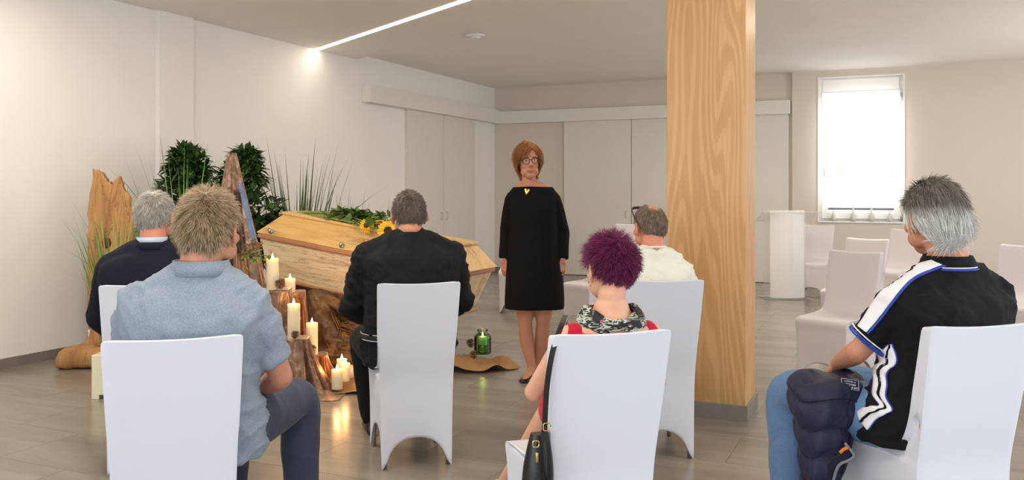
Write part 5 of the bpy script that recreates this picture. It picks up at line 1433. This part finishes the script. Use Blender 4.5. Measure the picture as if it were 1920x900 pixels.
for k0, i0, i1 in ((44, 4, 46), (49, 12, 40)):
    b = B(); tube(b, [RGc[i_][(k0+int(i_*.05))%56]+Vector((0,-.001,0)) for i_ in range(i0, min(i1, len(RGc)))], .0028, 5); mk('quilting_seam', b, m_seam, jk)
# hem with light-grey and orange detail
m_greyt = cloth_mat('grey_trim', srgb(120,124,134), .05); m_org = cloth_mat('orange_trim', srgb(226,120,40), .05)
b = B(); pt = [WP(1583,830,3.20), WP(1600,852,3.18), WP(1592,862,3.18), WP(1572,872,3.2), WP(1562,900,3.22), WP(1556,930,3.24)]
q0 = [WP(1575,800,3.24), WP(1585,828,3.22), WP(1580,850,3.20), WP(1560,862,3.21), WP(1545,890,3.23), WP(1540,930,3.25)]
P0 = smoothpath([jm@p for p in q0], 5); P1 = smoothpath([jm@p for p in pt], 5); vr = []
for a_, c_ in zip(P0, P1): vr.append([a_, a_.lerp(c_,.5)+Vector((0,-.008,0)), c_, c_+Vector((0,.006,0)), a_.lerp(c_,.5)+Vector((0,.012,0)), a_+Vector((0,.012,0))])
loft(b, vr); mk('hem', b, cloth_mat('navy_lining', srgb(26,28,46), .1), jk)
b = B(); tube(b, [p+Vector((0,-.004,0)) for p in P1], .0055, 8); mk('hem_piping', b, m_greyt, jk, label='grey hem piping')
b = B(); tube(b, smoothpath([jm@WP(1575,849,3.185), jm@WP(1583,842,3.18), jm@WP(1590,840,3.18)], 4), .006, 8, flat=.6); mk('orange_tab', b, m_org, jk, label='small orange tab')
def text_on(root, s, size, M, m, name='print', label=None):
    cu = bpy.data.curves.new(name, 'FONT'); cu.body = s; cu.size = size; cu.align_x = 'CENTER'; cu.align_y = 'CENTER'; cu.extrude = .0004
    cu.materials.append(m); o = bpy.data.objects.new(name, cu); COL.objects.link(o); o.parent = root; o.matrix_local = M
    if label: o['label'] = label
    dg = bpy.context.evaluated_depsgraph_get(); me = bpy.data.meshes.new_from_object(o.evaluated_get(dg)); bpy.data.objects.remove(o)
    o = bpy.data.objects.new(name, me); COL.objects.link(o); o.parent = root; o.matrix_local = M
    if not me.materials: me.materials.append(m)
    return o
# tiny repeated lettering on the black tape of the polo's side band
I6 = MW[r6.name].inverted(); oc = I6 @ Vector((0,0,CH))
for (xa,ya),(xb,yb) in (((1665,668),(1652,694)), ((1651,700),(1650,738)), ((1651,742),(1657,764)), ((1646,772),(1620,788))):
    hs_ = []
    for (x_, y_) in ((xa,ya),(xb,yb),((xa+xb)/2+6,(ya+yb)/2)):
        d_ = ((I6 @ WP(x_, y_, 3.0))-oc).normalized(); h_ = bvh.ray_cast(oc, d_); hs_.append((h_[0], d_) if h_[0] is not None else None)
    if all(hs_):
        p_, q_ = hs_[0][0], hs_[1][0]; tx_ = (q_-p_).normalized(); nz_ = -(hs_[0][1]); nz_ = (nz_-tx_*nz_.dot(tx_)).normalized(); ty_ = nz_.cross(tx_)
        Mt = Matrix((tx_, ty_, nz_)).transposed().to_4x4(); Mt.translation = p_.lerp(q_,.5)+nz_*.014
        text_on(r6, 'CAMP DAVID', min(.0088, (q_-p_).length/7), Mt, m_wtrim, 'tape_lettering')
# printed patch, upside down as the jacket hangs
vw = (FW*1).copy(); pc = WP(1594, 721, 3.265)
zx = -(RT*math.cos(.22)-Vector((0,0,1))*math.sin(.22)).normalized()   # text runs right-to-left upside down
nz3 = (-FW*.80+Vector((0,0,.6))).normalized(); zx = (zx-nz3*zx.dot(nz3)).normalized(); zy = nz3.cross(zx)
MP = Matrix((zx, zy, nz3)).transposed().to_4x4(); MP.translation = pc; MPl = jm @ MP
b = B(); box(b, .066, .044, .003, (0,0,-.002), MPl, .001); mk('patch', b, m_puff, jk, smooth=False)
b = B()
for (x0,y0,x1,y1) in ((-.031,-.0205,.031,-.0205),(-.031,.0205,.031,.0205),(-.031,-.0205,-.031,.0205),(.031,-.0205,.031,.0205)):
    tube(b, [MPl@Vector((x0,y0,.001)), MPl@Vector((x1,y1,.001))], .0007, 4)
mk('patch_border', b, m_wtrim, jk, label='white outline of the printed patch')
for k, (s, sz) in enumerate((('CAMP DAVID', .0105), ('NO.C-63', .0105), ('TY QUALITY', .0075))):
    text_on(jk, s, sz, MPl @ Matrix.Translation((0, .012-.012*k, .0008)), m_wtrim, 'lettering')

# --- standing woman in the black dress
wz = 6.5; base = W(998, wz, 0)
r7 = thing('person', 'standing woman in a knee-length black dress with red-brown bob and round glasses', 'person', base, frz(180))
m_dress = cloth_mat('black_dress', srgb(9,8,9), .1, fold=.15, sheen=0)
def lw(px, py, z=wz): return loc(r7, px, py, z)
k_ = wz/FPX; cxp = 998
X = lambda px: -(px-cxp)*k_     # her right is image left: local x = -(px - cx)
Z = lambda py: CH-(py-HY)*k_
hc = Vector((X(990.5), .03, Z(303)))
HM = Matrix.Translation(hc) @ Matrix.Rotation(math.radians(8),4,'Z') @ Matrix.Rotation(math.radians(3),4,'Y')
b = B(); hs = 1.10; head_geo(b, HM, hs, 1)
tube(b, [Vector((X(992),.0,Z(356))), Vector((X(991),.0,Z(342))), Vector((X(991),.0,Z(322)))], [.062,.054,.052], 20)
torso(b, [(X(1000),0,Z(500),.15,.11),(X(1000),0,Z(460),.14,.10),(X(1000),0,Z(420),.13,.09),(X(1000),.0,Z(385),.145,.10),(X(998),0,Z(362),.150,.09),(X(998),0,Z(350),.140,.072),(X(996),0,Z(344.5),.105,.062),(X(993),0,Z(338),.055,.05)])
shI, elI, wrI = Vector((X(1037),0,Z(373))), Vector((X(1056),-.02,Z(435))), Vector((X(1053),.04,Z(487)))
shJ, elJ, wrJ = Vector((X(961),0,Z(373))), Vector((X(950),-.03,Z(432))), Vector((X(947),.0,Z(487)))
for sh_, el_, wr_, sg, cu in ((shI, elI, wrI, -1, .75), (shJ, elJ, wrJ, 1, .5)):
    limb(b, [sh_, sh_.lerp(el_,.5), el_], [.045,.042,.036], 5); limb(b, [el_, el_.lerp(wr_,.4), wr_], [.036,.036,.026], 5)
    hand(b, wr_, Vector((0 if sg<0 else .02,.02,-1)), Vector((sg*-.75,-.65,0)), sg, cu, .98)
legs = [(Vector((X(986),0,Z(560))), Vector((X(985),.01,Z(606))), Vector((X(988),-.015,Z(640))), Vector((X(997),-.0,Z(690)))),
        (Vector((X(1019),0,Z(560))), Vector((X(1018),.0,Z(606))), Vector((X(1016),-.05,Z(640))), Vector((X(1009),-.10,Z(690))))]
for hp_, kn_, cf_, an_ in legs:
    limb(b, [hp_, hp_.lerp(kn_,.6), kn_, cf_, cf_.lerp(an_,.6), an_], [.078,.068,.052,.054,.038,.031], 6)
feet = [(legs[0][3], Vector((.45,1,0)).normalized()), (legs[1][3], Vector((.45,1,0)).normalized())]
for an_, d_ in feet:
    limb(b, [an_, an_+d_*.05+Vector((0,0,-.03)), an_+d_*.13+Vector((0,0,-.062))], [.031,.030,.024], 5)
sk = mk('body', b, m_skw, r7); rem(sk, .0045, 3)
b = B()
torso(b, [(X(1002),0,Z(578),.222,.145),(X(1002),0,Z(560),.222,.15),(X(1002),0,Z(520),.215,.155),(X(1001),0,Z(478),.200,.150),(X(1001),0,Z(440),.182,.135),(X(1000),.01,Z(405),.175,.135),(X(999),.01,Z(382),.178,.128),(X(999),0,Z(368),.180,.108),(X(999),0,Z(358),.170,.094),(X(999),-.0,Z(350),.148,.080)], 2.3)
for sh_, el_, wr_ in ((shI, elI, wrI), (shJ, elJ, wrJ)):
    limb(b, [sh_+Vector((0,0,.002)), sh_.lerp(el_,.5), el_], [.058,.057,.050], 5); e_ = wr_+(el_-wr_)*.05
    tube(b, smoothpath([el_, el_.lerp(e_,.5), e_], 4), interp([.050,.049,.049], 4), 18)
dr = mk('dress', b, m_dress, r7); rem(dr, .007, 5, .006, .16)
for an_, d_ in feet:
    shoe(r7, Vector((an_.x, an_.y, 0)), d_, M_('black_patent', srgb(12,12,13), .15, .1, 20), .245, h=.052)
# hair: auburn bob
bobline = [(0,.70),(30,.55),(52,.25),(68,-.35),(85,-.75),(105,-.9),(140,-.95),(180,-.97)]
hair(r7, HM, hair_mat('auburn_hair', srgb(96,58,30), srgb(190,126,68)), hs, 7500, .115, .12, comb=lambda u: Vector(((1.0 if u.x > -.25 else -1.0)*.9, -.25+.25*u.y, -.25-.9*(1-max(0,u.z)))), seed=21, clump=.12, grav=.30, steps=9, capoff=.012,
     line=[(0,.62),(30,.50),(52,.25),(68,-.05),(85,-.55),(105,-.8),(140,-.9),(180,-.95)], width=.0016, rad=(.078,.098,.090), push=1.04, lenf=lambda u: .55+.5*max(0,u.z))
# face details
eyem = M_('eye_white', srgb(235,232,226), .3, .03, 20); irm = M_('iris', srgb(60,62,58), .3, .2, 60)
def HX(x,y,z): return HM @ (Vector((x,y,z))*hs)
for s_ in (-1,1):
    b = B(); ell(b, HX(s_*.030,.080,.004), (.0135,.009,.0085), None, 3); mk('eye', b, eyem, r7)
    b = B(); ell(b, HX(s_*.030,.0875,.004), (.0060,.004,.0060), None, 2); mk('iris', b, irm, r7)
    b = B(); tube(b, [HX(s_*.044,.080,.022), HX(s_*.032,.090,.028), HX(s_*.016,.092,.024)], [.0012,.0028,.0022], 6, round_ends=True); mk('eyebrow', b, M_('eyebrow_hair', srgb(110,72,48), .8), r7)
    b = B(); tube(b, [HX(s_*.045,.081,.008), HX(s_*.031,.0895,.0125), HX(s_*.017,.087,.006)], [.001,.0018,.001], 6); mk('eyelid', b, m_skw, r7)
b = B(); tube(b, [HX(-.026,.088,-.062), HX(-.010,.096,-.0635), HX(0,.0965,-.0650), HX(.010,.096,-.0635), HX(.026,.088,-.060)], [.0014,.0040,.0036,.0040,.0014], 8, round_ends=True, flat=.7)
tube(b, [HX(-.020,.089,-.067), HX(0,.0965,-.0715), HX(.020,.089,-.066)], [.001,.0042,.001], 8, round_ends=True, flat=.7); mk('lips', b, M_('lip', srgb(186,104,96), .4, .06, 30), r7)
b = B()
for s_ in (-1,1):
    tube(b, [HX(s_*.031+.0235*math.cos(a), .098-.010*abs(math.cos(a)*s_*.5+.5)*.0-.006*(math.cos(a)*s_), .001+.021*math.sin(a)) for a in np.linspace(0,2*PI,31)], .0020, 6)
    tube(b, [HX(s_*.055,.092,.006), HX(s_*.078,.06,.006), HX(s_*.084,.0,.004)], .0018, 6)
tube(b, [HX(-.008,.103,.006), HX(0,.105,.009), HX(.008,.103,.006)], .002, 6)
mk('glasses', b, M_('tortoise_frame', srgb(48,30,24), .3, .4, 60), r7, label='round dark brown glasses')
b = B(); nk = []
for a in np.linspace(0, 2*PI, 50): 
    nk.append(Vector((X(991)+.062*math.cos(a), .012+.068*math.sin(a), Z(344)-.028*max(0,math.sin(a))**1.5+.012)))
tube(b, nk, .0013, 5); mk('necklace', b, m_gold, r7)
b = B(); Mh = Matrix.Translation((X(987.5), .105, Z(358))) @ Matrix.Rotation(-.15,4,'Y'); prf = []
for k in range(36):
    a = 2*PI*k/36; x_ = .020*math.sin(a)**3; z_ = (.0165*math.cos(a)-.0060*math.cos(2*a)-.0026*math.cos(3*a))*1.45*(1.25 if math.cos(a)<0 else .9); prf.append(Vector((x_, 0, z_)))
loft(b, [[Mh@(p*.7+Vector((0,.007,0))) for p in prf], [Mh@(p+Vector((0,.003,0))) for p in prf], [Mh@(p-Vector((0,.002,0))) for p in prf]]); mk('pendant', b, m_gold, r7, label='gold heart pendant')
for s_ in (-1,1):
    b = B(); ell(b, HX(s_*.086,-.002,-.046), (.0045,.0045,.008), None, 2); mk('earring', b, m_gold, r7)
b = B(); wq = wrI+Vector((0,.03,-.105)); ell(b, wq, (.006,.006,.006), None, 2); mk('ring', b, m_gold, r7)
